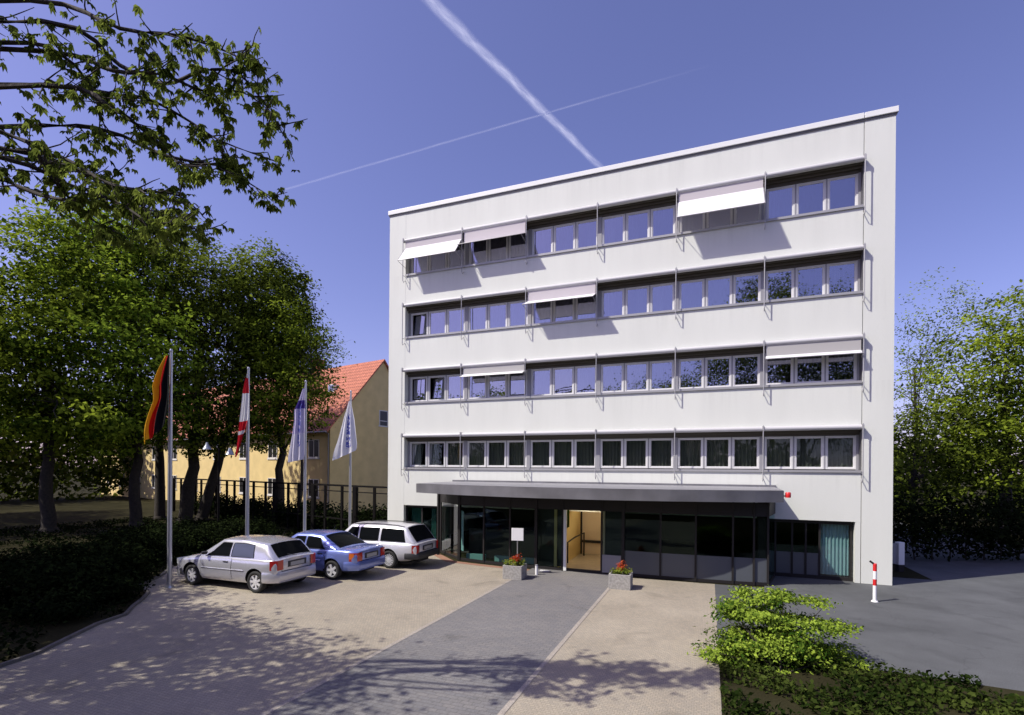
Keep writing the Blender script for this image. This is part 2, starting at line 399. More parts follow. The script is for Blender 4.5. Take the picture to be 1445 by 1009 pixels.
for i in range(4):
    s, t = SZ[i], CZ[i]
    for k in range(6):
        x0, x1 = PX[k], PX[k+1]
        mull(x0 - (.0 if k == 0 else .075), x0 + .075, Y0+ZD-.03, Y0+ZD+.10, s+.02, t-.20)
        for j in range(3):
            xs = x0 + .08 + j*(SWD + .043)
            o = link('window', wm[i], None, OB); o.location = OBI + Vector((xs, Y0+ZD, s+.045))
            if j: mull(xs-.041, xs-.002, Y0+ZD-.012, Y0+ZD+.08, s+.045, t-.222)
            h = HW[i]
            p = link('pane', pm[i], None, o); p.location = (SWD/2, .034, h/2)
            p.rotation_euler = (math.radians(random.uniform(-1, 1)), 0, math.radians(random.uniform(-1, 1)))
            a_ = OPEN.get((i, k, j))
            if a_ is not None:
                p.rotation_euler = (math.radians(a_*.25), 0, math.radians(a_)); p.scale = (.86, 1, .9)
            q = random.random()
            dense = (i == 0 and k > 0) or (i == 1 and k >= 3) or (i == 2 and k >= 4)
            if dense or q < .45:
                c_ = link('curtain', random.choice(cm[i]), None, o); c_.location = (.02, .17, .0)
            elif q < .88:
                c_ = link('curtain', random.choice(cp[i]), None, o); c_.location = (random.choice([.02, SWD*.45]), .17, .0)
    mull(PX[6]-.07, PX[6]-.004, Y0+ZD-.03, Y0+ZD+.10, s+.02, t-.20)
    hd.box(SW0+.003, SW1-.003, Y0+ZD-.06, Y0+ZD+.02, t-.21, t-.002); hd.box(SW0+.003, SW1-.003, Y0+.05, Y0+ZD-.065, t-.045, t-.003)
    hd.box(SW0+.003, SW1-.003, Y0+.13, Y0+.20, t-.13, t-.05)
    sl.box(SW0+.002, SW1-.002, Y0-.045, Y0+ZD-.032, s-.03, s+.016); sl.box(SW0+.002, SW1-.002, Y0-.045, Y0-.028, s-.062, s-.03)
oset(hd.build('head_panel', 'head', OB)); oset(sl.build('sill', 'rail', OB))

# awnings: cassette, guide rails, some with the fabric run out
AW = {(3, 0): (.30, .58, .74), (3, 1): (.50, .54, .27), (3, 4): (.34, .58, .80), (2, 2): (.42, .56, .28), (1, 1): (.32, .24, .13), (1, 5): (.38, .13, .12)}
m, nt, bs = node_mat('fabric')
nt.nodes.remove(bs); N = nt.nodes; L = nt.links
d_ = N.new('ShaderNodeBsdfDiffuse'); d_.inputs[0].default_value = (.80, .80, .81, 1); t_ = N.new('ShaderNodeBsdfTranslucent'); t_.inputs[0].default_value = (.42, .40, .45, 1)
mx = N.new('ShaderNodeMixShader'); mx.inputs[0].default_value = .16
L.new(d_.outputs[0], mx.inputs[1]); L.new(t_.outputs[0], mx.inputs[2]); L.new(mx.outputs[0], N['Material Output'].inputs[0])
for i in range(4):
    t, s = CZ[i], SZ[i]
    for k in range(6):
        x0, x1 = PX[k] + .03, PX[k+1] - .03
        cs = MB(); cs.tube([(x0, Y0-.125, t+.01), (x1, Y0-.125, t+.01)], .075, 12)
        cs.box(x0+.001, x1-.001, Y0-.10, Y0-.002, t+.0, t+.08)
        aw = oset(cs.build('awning', 'cassette', OB, smooth=40))
        if (i, k) in AW:
            v, out, dn = AW[(i, k)]
            fa = MB(); y0 = Y0 - .14
            if (i, k) == (1, 5): y0 = Y0-.15
            pts = [(y0, t-.03), (y0, t-.03-v), (y0-out, t-.03-v-dn)]
            def P(u, vv, pts=pts, x0=x0, x1=x1):
                if vv < .4: a, b_, q = pts[0], pts[1], vv/.4
                else: a, b_, q = pts[1], pts[2], (vv-.4)/.6
                sag = .012*math.sin(PI*u) * (1 if vv > .4 else 0) * math.sin(PI*q if vv > .4 else 0)
                return (x0 + .03 + (x1-x0-.06)*u, a[0] + (b_[0]-a[0])*q, a[1] + (b_[1]-a[1])*q - sag)
            fa.grid(lambda u, v: P(u, .4+.6*v), 10, 6)
            fa.build('fabric', 'fabric', aw)
            f2 = MB(); f2.grid(lambda u, v: P(u, .4*v), 10, 4); f2.build('fabric_shaded', 'fabric_shaded' if i > 1 else 'fabric_shaded_grey', aw)  # upper run of the same cloth, coloured as if shaded
            ar = MB()
            e = pts[2]
            ar.tube([(x0+.02, e[0], e[1]), (x1-.02, e[0], e[1])], .016, 8)
            for xx in (x0+.012, x1-.012):
                ar.tube([(xx, Y0-.09, t-.03-v-dn-.10), (xx, e[0], e[1])], .009, 6)
                ar.tube([(xx, pts[1][0]-.0, pts[1][1]), (xx, e[0], e[1])], .007, 6)
            ar.build('arm', 'rail', aw)
    for k in range(7):
        x = PX[k] if k else PX[k] - .03
        gr = MB()
        gr.tube([(x, Y0-.20, t+.12), (x, Y0-.20, s-.30)], .017, 8)
        gr.tube([(x, Y0-.205, s-.30), (x, Y0-.14, s-.37), (x, Y0-.002, s-.24)], .012, 6)
        gr.tube([(x, Y0-.20, s-.08), (x, Y0-.002, s-.08)], .011, 6); gr.tube([(x, Y0-.20, t+.10), (x, Y0-.002, t+.10)], .011, 6)
        gr.box(x-.03, x+.03, Y0-.215, Y0-.06, t-.05, t+.085)
        oset(gr.build('guide_rail', 'rail', OB, smooth=40))

# ground floor: window at the left end, recessed glazing at the right end
gw = MB()
gw.box(SW0, -10.62, Y0+.004, Y0+.35, 0, .35)
oset(MB().box(-10.62, -10.55, Y0-.01, Y0+.36, 0, 1.94).build('wall', 'facade', OB))
oset(MB().box(4.37, SW1, Y0+.006, Y0+1.3, 0, 1.94).build('wall', 'facade', OB))
oset(gw.build('wall', 'facade', OB))
dk = MB()
dk.box(-12.44, -10.63, Y0+.16, Y0+.21, 1.84, 1.935); dk.box(-12.44, -12.37, Y0+.16, Y0+.21, .36, 1.84); dk.box(-11.66, -11.58, Y0+.16, Y0+.21, .36, 1.84); dk.box(-10.70, -10.63, Y0+.16, Y0+.21, .36, 1.84)
fr = oset(dk.build('window', 'dark_metal', OB))
for xa, xb in ((-12.36, -11.67), (-11.57, -10.71)): MB().box(xa, xb, Y0+.18, Y0+.186, .37, 1.83).build('pane', 'pane_pavilion', fr)
q = MB(); q.grid(lambda u, v: (-12.3 + .5*u, Y0+.42+.03*math.sin(30*u), .4 + 1.4*v), 30, 2); q.grid(lambda u, v: (-11.3 + .25*u, Y0+.42+.03*math.sin(18*u), .4 + 1.4*v), 20, 2); q.build('curtain', 'curtain_teal', fr, smooth=60)
RY = Y0 + .22
dk = MB()
xm = [2.12, 2.62, 3.02, 3.42, 4.30]
dk.box(2.05, 4.36, RY-.03, RY+.05, 0, .12); dk.box(2.05, 4.36, RY-.03, RY+.05, 1.82, 1.935)
for x in xm: dk.box(x-.03, x+.03, RY-.032, RY+.052, .12, 1.82)
fr = oset(dk.build('window', 'dark_metal', OB))
for a_, c_ in zip(xm, xm[1:]):
    if a_ > 3.3: MB().box(a_+.03, c_-.03, RY, RY+.006, .121, 1.819).build('pane', 'pane_clear', fr)
    else:
        MB().box(a_+.03, c_-.03, RY, RY+.006, .84, 1.819).build('pane', 'pane_pavilion', fr)
        MB().box(a_+.03, c_-.03, RY, RY+.006, .121, .838).build('pane', 'pane_frosted', fr)
q = MB(); q.grid(lambda u, v: (3.46 + .8*u, RY+.12+.025*math.sin(48*u), .15 + 1.65*v), 60, 2); q.build('curtain', 'curtain_teal', fr, smooth=60)
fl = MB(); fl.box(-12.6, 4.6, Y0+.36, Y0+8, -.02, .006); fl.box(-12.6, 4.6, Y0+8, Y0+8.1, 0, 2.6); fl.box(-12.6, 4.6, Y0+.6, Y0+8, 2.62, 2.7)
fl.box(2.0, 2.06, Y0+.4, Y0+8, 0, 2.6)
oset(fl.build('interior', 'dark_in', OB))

# pavilion: bowed glass front with flat zinc canopy
FR = [(-10.55, 18.98), (-9.0, 17.66), (-7.85, 17.42), (-6.75, 17.30), (-5.73, 17.25), (-4.75, 17.24), (-3.38, 17.24), (-2.66, 17.25), (-1.45, 17.2), (-.37, 17.22), (.72, 17.3), (1.32, 17.37), (1.72, 17.46), (2.06, 19.0)]
HP = 2.60
pv = MB(); panes = []
for n_, (p, q) in enumerate(zip(FR, FR[1:])):
    a_, c_ = Vector((*p, 0)), Vector((*q, 0)); d = (c_-a_).normalized()
    pv.bar(a_ + d*.03 + Vector((0, 0, .05)), c_ - d*.03 + Vector((0, 0, .05)), .06, .10)
    pv.bar(a_ + d*.03 + Vector((0, 0, 2.34)), c_ - d*.03 + Vector((0, 0, 2.34)), .06, .42)
    if n_ == 5: continue
    nrm = Vector((-d.y, d.x, 0))*.004
    vs = [a_ + d*.031, c_ - d*.031]
    g1 = MB(); g1.add([vs[0]-nrm+Vector((0, 0, .1)), vs[1]-nrm+Vector((0, 0, .1)), vs[1]-nrm+Vector((0, 0, 2.13)), vs[0]-nrm+Vector((0, 0, 2.13))], [(0, 1, 2, 3)])
    panes.append((g1, 'pane_clear' if n_ == 0 else 'pane_pavilion'))
    if n_ >= 7 and n_ < 12:
        g1.v = [(x, y, max(z, .84)) for x, y, z in g1.v]
        nn = -nrm
        g2 = MB(); g2.add([vs[0]+nn+Vector((0, 0, .1)), vs[1]+nn+Vector((0, 0, .1)), vs[1]+nn+Vector((0, 0, .84)), vs[0]+nn+Vector((0, 0, .84))], [(0, 1, 2, 3)]); panes.append((g2, 'pane_frosted'))
for n_, p in enumerate(FR[:-1]):
    wd = .06
    if n_ in (1, 4, 7): wd = .10
    pv.box(p[0]-wd/2, p[0]+wd/2, p[1]-wd/2-.02, p[1]+wd/2, 0, HP)
pav = oset(pv.build('pavilion_front', 'dark_metal', OB)); 
for g1, m_ in panes: g1.build('pane', m_, pav)
dp = MB(); dp.box(-3.35, -2.72, 17.19, 17.215, .06, .66); dp.build('door_panel', 'grey_slab', pav)
co = MB(); co.box(1.44, 1.76, 17.50, 17.85, 0, HP); oset(co.build('column', 'dark_metal', OB, bevel=.01))
co = MB(); co.tube([(-10.35, 18.4, 0), (-10.35, 18.4, HP)], .06, 12); oset(co.build('column', 'dark_metal', OB, smooth=40))
# open entrance door leaf folded to the left, with pale edge profile
dl = MB(); dl.box(-4.70, -4.60, 17.14, 17.21, .02, 2.13)
oset(dl.build('entrance_door', 'cap', OB))
can_f = [(-10.6 + 12.7*i/16, 15.60 + 1.5*((i-8)/8)**2) for i in range(17)]
def off(poly, d): return [(x - (x+4.6)*d*.02, y + d) for x, y in poly]
ca = MB(); ca.prism(can_f + [(2.10, Y0-.002), (-10.0, Y0-.002)], HP+.005, HP+.05)
can = oset(ca.build('canopy', 'dark_metal', OB))
fa = MB()
for p, q in zip(can_f, can_f[1:]):
    fa.add([(p[0], p[1]-.012, HP), (q[0], q[1]-.012, HP), (q[0], q[1]-.03, 2.95), (p[0], p[1]-.03, 2.95), (p[0], p[1]+.05, 2.95), (q[0], q[1]+.05, 2.95), (p[0], p[1]+.05, HP), (q[0], q[1]+.05, HP)], [(0, 1, 2, 3), (3, 2, 5, 4), (4, 5, 7, 6), (6, 7, 1, 0)])
for side in ((can_f[0], (-10.0, Y0-.003)), (can_f[-1], (2.10, Y0-.003))):
    p, q = side; sg = -1 if p[0] < 0 else 1
    fa.add([(p[0], p[1], HP), (q[0], q[1], HP), (q[0], q[1], 3.0), (p[0], p[1], 2.95), (p[0]-.05*sg, p[1]+.03, HP), (q[0]-.05*sg, q[1], HP), (q[0]-.05*sg, q[1], 3.0), (p[0]-.05*sg, p[1]+.03, 2.95)], [(0, 1, 2, 3), (7, 6, 5, 4), (3, 2, 6, 7), (0, 4, 5, 1), (0, 3, 7, 4), (1, 5, 6, 2)])
fa.build('fascia', 'zinc', can)
ro = MB()
n = len(can_f)
ro.add([(x, y+.06, 2.955) for x, y in can_f] + [(-10.05 + 12.1*i/(n-1), Y0-.09, 3.005) for i in range(n)], [(i, i+1, n+i+1, n+i) for i in range(n-1)])
ro.build('roof', 'zinc_light', can)
up = MB(); up.box(-10.02, 2.09, Y0-.085, Y0-.003, 2.98, 3.07); up.build('flashing', 'zinc', can)
be = MB(); be.lathe([(0.0, -.075), (.075, -.075), (.08, -.02), (.08, .06), (.06, .085), (0, .09)], (2.22, 17.16, 2.82), 16); be.box(2.10, 2.16, 17.12, 17.20, 2.77, 2.81)
oset(be.build('alarm_beacon', 'red_paint', OB, smooth=40))
# lobby seen through the open door
lb = MB(); lb.box(-5.1, -3.3, 17.30, 21.1, .007, .02)
oset(lb.build('lobby_floor', 'lobby_floor', OB))
oset(MB().box(-5.1, -5.0, 17.36, 21.0, .021, 2.5).build('lobby_wall', 'lobby_yellow', OB))
oset(MB().box(-5.1, -3.3, 21.0, 21.1, .021, 2.5).build('lobby_wall', 'lobby_pale', OB))
oset(MB().box(-3.36, -3.3, 17.36, 21.0, .021, 2.5).build('lobby_wall', 'lobby_pale', OB))
oset(MB().box(-5.1, -3.3, 17.36, 21.1, 2.50, 2.55).build('lobby_ceiling', 'lobby_pale', OB))
oset(MB().box(-4.98, -3.37, 20.93, 20.99, .50, .60).build('skirting', 'dark_metal', OB))
oset(MB().box(-5.0, -4.94, 20.9, 20.98, .021, 2.49).build('door_post', 'dark_metal', OB))
lb = MB(); lb.tube([(-4.93, 18.6, .02), (-4.93, 18.6, .80), (-4.80, 19.2, .93), (-4.75, 20.5, .95), (-4.75, 20.5, .02)], .03, 8)
oset(lb.build('handrail', 'dark_metal', OB))
oset(MB().box(-4.99, -4.95, 18.4, 18.9, 1.35, 2.2).build('wall_plant', 'leaf_dark', OB))
oset(MB().box(-4.5, -3.9, 18.2, 19.8, 2.46, 2.497).build('ceiling_lamp', 'lamp_lit', OB))
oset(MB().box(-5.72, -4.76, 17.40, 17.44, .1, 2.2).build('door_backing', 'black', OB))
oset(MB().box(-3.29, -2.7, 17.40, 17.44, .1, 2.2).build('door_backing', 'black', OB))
lb = MB(); lb.box(-9, -5.7, 18.5, 18.56, 0, 1.15); lb.box(-8.4, -6.2, 20.2, 20.9, 0, .9)
oset(lb.build('reception_counter', 'dark_in', OB))
lb = MB(); lb.grid(lambda u, v: (-9.55+.42*u, 18.62-.36*u+.02*math.sin(20*u), .25 + 1.6*v), 24, 2); oset(lb.build('curtain', 'curtain_teal', OB, smooth=60))
for xa, xb in ((-8.8, -8.0), (-7.6, -6.9), (-6.6, -6.0)): oset(MB().box(xa, xb, 17.85, 17.95, .02, .24).build('lit_floor_strip', 'curtain_teal', OB))  # teal strips standing in for the lit floor behind the left panes

# ------------------------------------------------------------------ yellow house
hc = Vector((-27.12, 31.34, 0)); hf = Vector((-.9755, .22, 0)).normalized(); hg = Vector((.22, .9755, 0)).normalized()
HL, HWD, HE, HR = 46.0, 10.4, 6.9, 12.85
HS = empty('house', 'yellow rendered house with a steep red tiled roof, behind the trees on the left', 'house', hc, math.atan2(-hf.y, -hf.x))
# local: x towards the right gable end (0 = gable wall), y into the depth
hw = MB()
hw.add([(0, 0, 0), (-HL, 0, 0), (-HL, HWD, 0), (0, HWD, 0), (0, 0, HE), (-HL, 0, HE), (-HL, HWD, HE), (0, HWD, HE), (0, HWD/2, HR-.12), (-HL, HWD/2, HR-.12)],
       [(1, 0, 4, 5), (3, 2, 6, 7), (0, 3, 7, 8, 4), (2, 1, 5, 9, 6), (4, 8, 9, 5), (8, 7, 6, 9)])
hw.build('wall', 'house_wall', HS)
m, nt, bs = node_mat('roof_tiles'); N = nt.nodes; L = nt.links
tc = N.new('ShaderNodeTexCoord'); wv = N.new('ShaderNodeTexBrick'); wv.inputs['Scale'].default_value = 1.0; wv.inputs['Brick Width'].default_value = .25; wv.inputs['Row Height'].default_value = .33; wv.inputs['Mortar Size'].default_value = .03
wv.inputs['Color1'].default_value = (.54, .19, .115, 1); wv.inputs['Color2'].default_value = (.43, .15, .09, 1); wv.inputs['Mortar'].default_value = (.2, .06, .04, 1)
mp = N.new('ShaderNodeMapping'); mp.inputs['Rotation'].default_value = (math.radians(90-0), 0, 0)
L.new(tc.outputs['Object'], mp.inputs[0]); L.new(mp.outputs[0], wv.inputs[0]); L.new(wv.outputs[0], bs.inputs['Base Color']); bs.inputs['Roughness'].default_value = .85
rf = MB(); sl_ = (HR-HE)/(HWD/2)
for sg in (0, 1):
    y0, y1 = (-.45, HWD/2) if sg == 0 else (HWD+.45, HWD/2)
    z0 = HE - .45*sl_
    rf.add([(.22, y0, z0), (-HL-.2, y0, z0), (-HL-.2, y1, HR), (.22, y1, HR), (.22, y0, z0-.16), (-HL-.2, y0, z0-.16), (-HL-.2, y1, HR-.16), (.22, y1, HR-.16)], [(0, 3, 2, 1), (4, 5, 6, 7), (0, 1, 5, 4), (0, 4, 7, 3), (1, 2, 6, 5)])
roof = rf.build('roof', 'roof_tiles', HS, recalc=True)
k_ = MB()
for t, f_ in ((3.6, .62),):
    yy = -.45 + f_*(HWD/2+.45); zz = HE-.45*sl_ + f_*(HR-HE+.45*sl_)
    k_.box(-t-.4, -t+.4, yy-.35, yy+.35, zz-.45, zz+.28)
sk = k_.build('skylight', 'house_trim', roof)
k_ = MB(); k_.box(-t-.36, -t+.36, yy-.36, yy-.35, zz-.3, zz+.22); k_.build('pane', 'pane', sk)
ch = MB(); ch.box(-9.4, -8.6, HWD/2-.3, HWD/2+.5, HR-1, HR+1.0); ch.build('chimney', 'house_roof', roof)
gt = MB(); gt.tube([(.2, -.52, HE-.6), (-HL-.2, -.52, HE-.6)], .07, 8); gt.tube([(-.12, -.06, .1), (-.12, -.06, HE-.7), (-.12, -.5, HE-.62)], .045, 8)
gt.build('gutter', 'mullion', HS)
def house_window(x, z, w_, h_, gable=False, rows=2):
    b = MB(); p = MB()
    if not gable:
        b.box(x-w_/2-.09, x+w_/2+.09, -.06, .02, z-.12, z-.0); 
        for xx in (x-w_/2, x-.03, x+w_/2-.06): b.box(xx, xx+.06, -.045, .02, z+.001, z+h_)
        b.box(x-w_/2+.061, x+w_/2-.061, -.04, .02, z+h_-.06, z+h_-.001); b.box(x-w_/2+.061, x+w_/2-.061, -.04, .02, z+.002, z+.06)
        p.box(x-w_/2+.06, x+w_/2-.06, -.02, .0, z+.06, z+h_-.06)
    else:
        b.box(-.02, .06, x-w_/2-.07, x+w_/2+.07, z-.1, z)
        for xx in (x-w_/2, x+w_/2-.07): b.box(-.02, .045, xx, xx+.07, z+.001, z+h_)
        b.box(-.02, .04, x-w_/2+.071, x+w_/2-.071, z+h_-.07, z+h_-.001); b.box(-.02, .04, x-w_/2+.071, x+w_/2-.071, z+h_*.28, z+h_*.28+.06)
        p.box(0, .02, x-w_/2+.07, x+w_/2-.07, z+.01, z+h_-.07)
    o = b.build('window', 'house_trim', HS); p.build('pane', 'house_dark', o)
for t in (2.0, 7.7, 12.3, 17.0, 21.5, 26.0, 30.5, 35.0, 39.5, 43.5):
    house_window(-t, 1.25, 1.35, 1.42); house_window(-t, 4.36, 1.35, 1.42)
house_window(HWD/2+.1, 7.2, .95, 1.3, True)

# ------------------------------------------------------------------ vegetation
def mk_leaves(P, nrm, size, tint, name, m, parent=None, aspect=.55):
    """P, nrm: (n,3) arrays; every leaf a bent pair of triangles."""
    n = len(P); rv = rng.normal(size=(n, 3)); nrm = nrm/np.linalg.norm(nrm, axis=1, keepdims=True)
    a = np.cross(nrm, rv); a /= np.linalg.norm(a, axis=1, keepdims=True)+1e-9
    b = np.cross(nrm, a); s = size[:, None]
    v = np.empty((n, 4, 3))
    v[:, 0] = P - a*s*.5; v[:, 1] = P + b*s*aspect*.5 + nrm*s*.10; v[:, 2] = P + a*s*.5 - nrm*s*.06; v[:, 3] = P - b*s*aspect*.5 + nrm*s*.10
    me = bpy.data.meshes.new(name)
    me.vertices.add(n*4); me.vertices.foreach_set('co', v.reshape(-1).astype(np.float32))
    me.loops.add(n*4); me.loops.foreach_set('vertex_index', np.arange(n*4, dtype=np.int32))
    me.polygons.add(n); me.polygons.foreach_set('loop_start', np.arange(0, n*4, 4, dtype=np.int32))
    me.update(calc_edges=True); me.validate()
    at_ = me.attributes.new('tint', 'FLOAT', 'POINT'); at_.data.foreach_set('value', np.repeat(np.clip(tint, 0, 1), 4).astype(np.float32))
    return link(name, me, m, parent)

def crown_points(ells, clumps, per, spread, flat=.6, hollow=.35):
    """leaf positions gathered in clumps spread through a union of ellipsoids"""
    vol = np.array([e[3]*e[4]*e[5] for e in ells]); pr = vol/vol.sum()
    Ps, Ns, Ts = [], [], []
    for e, k in zip(ells, rng.multinomial(clumps, pr)):
        c0 = np.array(e[:3]); r0 = np.array(e[3:6])
        for _ in range(k):
            d = rng.normal(size=3); d /= np.linalg.norm(d); r = (hollow**3 + (1-hollow**3)*rng.random())**(1/3)
            lump = 1 + .16*math.sin(d[0]*5+e[0]) * math.cos(d[1]*4+d[2]*6+e[1]) + rng.normal()*.05
            c = c0 + d*r*r0*lump
            m_ = max(4, int(per*rng.uniform(.5, 1.5))); sp = spread*rng.uniform(.6, 1.3)
            q = rng.normal(size=(m_, 3))*np.array([sp, sp, sp*flat]) + c
            out = d*.55 + np.array([0, 0, .75])
            Ps.append(q); Ns.append(out + rng.normal(size=(m_, 3))*.55)
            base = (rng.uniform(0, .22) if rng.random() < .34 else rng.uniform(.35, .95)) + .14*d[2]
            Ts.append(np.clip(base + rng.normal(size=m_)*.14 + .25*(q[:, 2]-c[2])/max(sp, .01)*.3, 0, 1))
    return np.concatenate(Ps), np.concatenate(Ns), np.concatenate(Ts)

def limb(b, p, q, r0, r1, sag=.0, n=6, jit=.06):
    p, q = Vector(p), Vector(q); L_ = (q-p).length; pts = []
    for i in range(n+1):
        t = i/n; w_ = math.sin(PI*t)
        pts.append(p.lerp(q, t) + Vector((random.gauss(0, jit*L_*.3)*w_, random.gauss(0, jit*L_*.3)*w_, sag*L_*w_)))
    b.tube(pts, [r0 + (r1-r0)*i/n for i in range(n+1)], 7); return pts

def tree(name, label, base, top, ells, r, leaf, clumps, per, spread, m='leaf_mid', flat=.6, limbs=14, group=None, hollow=.35, cat='tree', aspect=.55):
    """base: trunk foot, top: where the trunk dissolves into the crown"""
    base, top = Vector(base), Vector(top)
    T = empty(name, label, cat, base, 0, group)
    b = MB()
    pts = limb(b, base - Vector((0, 0, .15)), top, r, r*.35, 0, 9, .03)
    b.tube([base + Vector((0, 0, -.1)), base + Vector((0, 0, .25))], [r*1.5, r], 9)
    for _ in range(limbs):
        e = ells[int(rng.integers(len(ells)))]; d = rng.normal(size=3); d /= np.linalg.norm(d)
        q = Vector(e[:3]) + Vector(d*np.array(e[3:6])*rng.uniform(.55, .9))
        i = random.randint(4, 9); p = pts[i]
        ps = limb(b, p, q, r*.34*(1.15-i/12), r*.05, .08, 6, .08)
        for _ in range(3):
            j = random.randint(2, 5); d2 = Vector(rng.normal(size=3)).normalized()*random.uniform(.6, 1.6)
            limb(b, ps[j], ps[j] + d2 + (q-p).normalized()*.6, r*.10, r*.025, .03, 4, .1)
    tr = b.build('trunk', 'bark', T, smooth=60); tr.location = -base
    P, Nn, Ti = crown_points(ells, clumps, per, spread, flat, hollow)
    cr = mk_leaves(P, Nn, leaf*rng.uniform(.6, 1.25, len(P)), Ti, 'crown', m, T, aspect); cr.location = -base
    return T
def E(px, py, depth, rx, ry, rz):
    p = at(px, py, depth); return (p.x, p.y, p.z, rx, ry, rz)
def foot(px, depth):
    p = at(px, CY, depth); return (p.x, p.y, 0)
GR = 'trees behind the car park'
k33 = 33/F
tree('tree', 'dark broad tree with dense round crown, tallest of the trees behind the first two flags', foot(262, 33), at(285, 500, 33),
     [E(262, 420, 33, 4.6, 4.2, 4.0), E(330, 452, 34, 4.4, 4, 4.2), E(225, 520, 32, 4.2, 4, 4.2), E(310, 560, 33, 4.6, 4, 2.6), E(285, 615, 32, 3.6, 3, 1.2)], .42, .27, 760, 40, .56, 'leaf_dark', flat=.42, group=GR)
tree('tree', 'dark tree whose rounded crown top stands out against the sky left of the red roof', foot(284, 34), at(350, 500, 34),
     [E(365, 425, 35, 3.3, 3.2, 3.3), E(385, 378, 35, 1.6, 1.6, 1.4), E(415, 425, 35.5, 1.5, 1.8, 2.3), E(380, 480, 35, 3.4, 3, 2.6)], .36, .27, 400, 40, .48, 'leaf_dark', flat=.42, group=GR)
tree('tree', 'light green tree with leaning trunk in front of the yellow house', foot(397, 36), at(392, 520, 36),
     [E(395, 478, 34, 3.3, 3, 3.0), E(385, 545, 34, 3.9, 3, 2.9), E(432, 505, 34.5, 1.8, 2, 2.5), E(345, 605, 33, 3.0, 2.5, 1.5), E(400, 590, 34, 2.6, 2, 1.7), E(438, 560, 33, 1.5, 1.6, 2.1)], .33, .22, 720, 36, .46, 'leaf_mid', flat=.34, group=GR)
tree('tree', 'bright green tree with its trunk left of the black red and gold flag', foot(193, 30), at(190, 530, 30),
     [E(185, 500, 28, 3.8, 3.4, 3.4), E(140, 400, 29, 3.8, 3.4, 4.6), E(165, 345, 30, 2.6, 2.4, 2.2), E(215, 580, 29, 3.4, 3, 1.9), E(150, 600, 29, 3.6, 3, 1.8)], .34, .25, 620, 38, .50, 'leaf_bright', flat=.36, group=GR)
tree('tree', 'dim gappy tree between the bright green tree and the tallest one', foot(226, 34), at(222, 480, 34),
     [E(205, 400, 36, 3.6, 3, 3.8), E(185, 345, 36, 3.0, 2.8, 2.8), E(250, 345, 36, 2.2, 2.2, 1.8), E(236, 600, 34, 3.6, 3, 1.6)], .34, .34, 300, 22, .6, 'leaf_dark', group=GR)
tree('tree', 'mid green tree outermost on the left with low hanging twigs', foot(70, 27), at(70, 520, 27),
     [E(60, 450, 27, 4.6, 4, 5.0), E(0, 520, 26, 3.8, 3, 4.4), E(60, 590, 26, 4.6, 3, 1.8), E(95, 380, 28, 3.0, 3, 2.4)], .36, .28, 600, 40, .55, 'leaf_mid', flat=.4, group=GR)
# feathery shoots sticking out to the right of the light green tree belong to a thin birch
tree('birch_tree', 'thin birch with feathery twigs reaching out over the red roof', foot(420, 33), at(440, 500, 33),
     [E(448, 495, 33, 1.9, 1.6, 1.5), E(430, 540, 33, 1.8, 1.6, 2.0)], .12, .17, 120, 16, .36, 'leaf_mid', limbs=26, hollow=.1)
# right of the building
tree('birch_tree', 'tall loose birch with sky showing through, right of the white building', foot(1300, 36), at(1290, 520, 36),
     [E(1290, 540, 36, 1.9, 2, 3.6), E(1325, 470, 37, 2.6, 2.4, 4.2), E(1275, 600, 36, 1.8, 2, 2.0)], .16, .2, 230, 16, .5, 'leaf_mid', limbs=24, hollow=.1)
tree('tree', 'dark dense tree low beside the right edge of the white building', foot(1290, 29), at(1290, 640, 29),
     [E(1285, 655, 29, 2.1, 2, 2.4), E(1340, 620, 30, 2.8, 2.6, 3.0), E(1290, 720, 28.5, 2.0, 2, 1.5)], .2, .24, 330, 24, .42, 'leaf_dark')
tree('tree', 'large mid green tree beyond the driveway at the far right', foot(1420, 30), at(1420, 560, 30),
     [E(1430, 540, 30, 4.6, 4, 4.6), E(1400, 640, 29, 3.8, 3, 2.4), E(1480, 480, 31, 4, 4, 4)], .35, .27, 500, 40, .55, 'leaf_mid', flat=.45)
# trees across the street, behind the viewpoint (they show in the window panes)
GB = 'trees across the street'
tree('tree', 'tall tree across the street mirrored in the right hand windows', (7, -15, 0), (7.3, -15, 12), [(6, -15, 16, 4.4, 4, 7.0), (11, -16, 13, 4.5, 4, 6.5), (1.5, -14.5, 11, 3.5, 3, 5.5)], .4, .24, 700, 70, .8, 'leaf_dark', group=GB)
tree('tree', 'broad tree across the street mirrored in the middle windows', (-3, -17, 0), (-3, -17, 7), [(-4, -16, 9, 4.6, 4, 5.2), (-10, -17, 8, 4.5, 4, 4.6)], .4, .24, 600, 70, .8, 'leaf_dark', group=GB)
tree('tree', 'low tree across the street mirrored in the left hand windows', (-16, -19, 0), (-16, -19, 5), [(-16, -19, 5.6, 4.6, 4, 3.2), (-23, -20, 5.2, 5, 4, 3.4)], .4, .26, 380, 60, .8, 'leaf_dark', group=GB)
tree('tree', 'wide tree across the street mirrored in the lobby glass', (16, -14, 0), (16, -14, 8), [(17, -14, 9, 5, 4, 6.2), (22, -15, 8, 5, 4, 5)], .4, .26, 420, 60, .8, 'leaf_dark', group=GB)
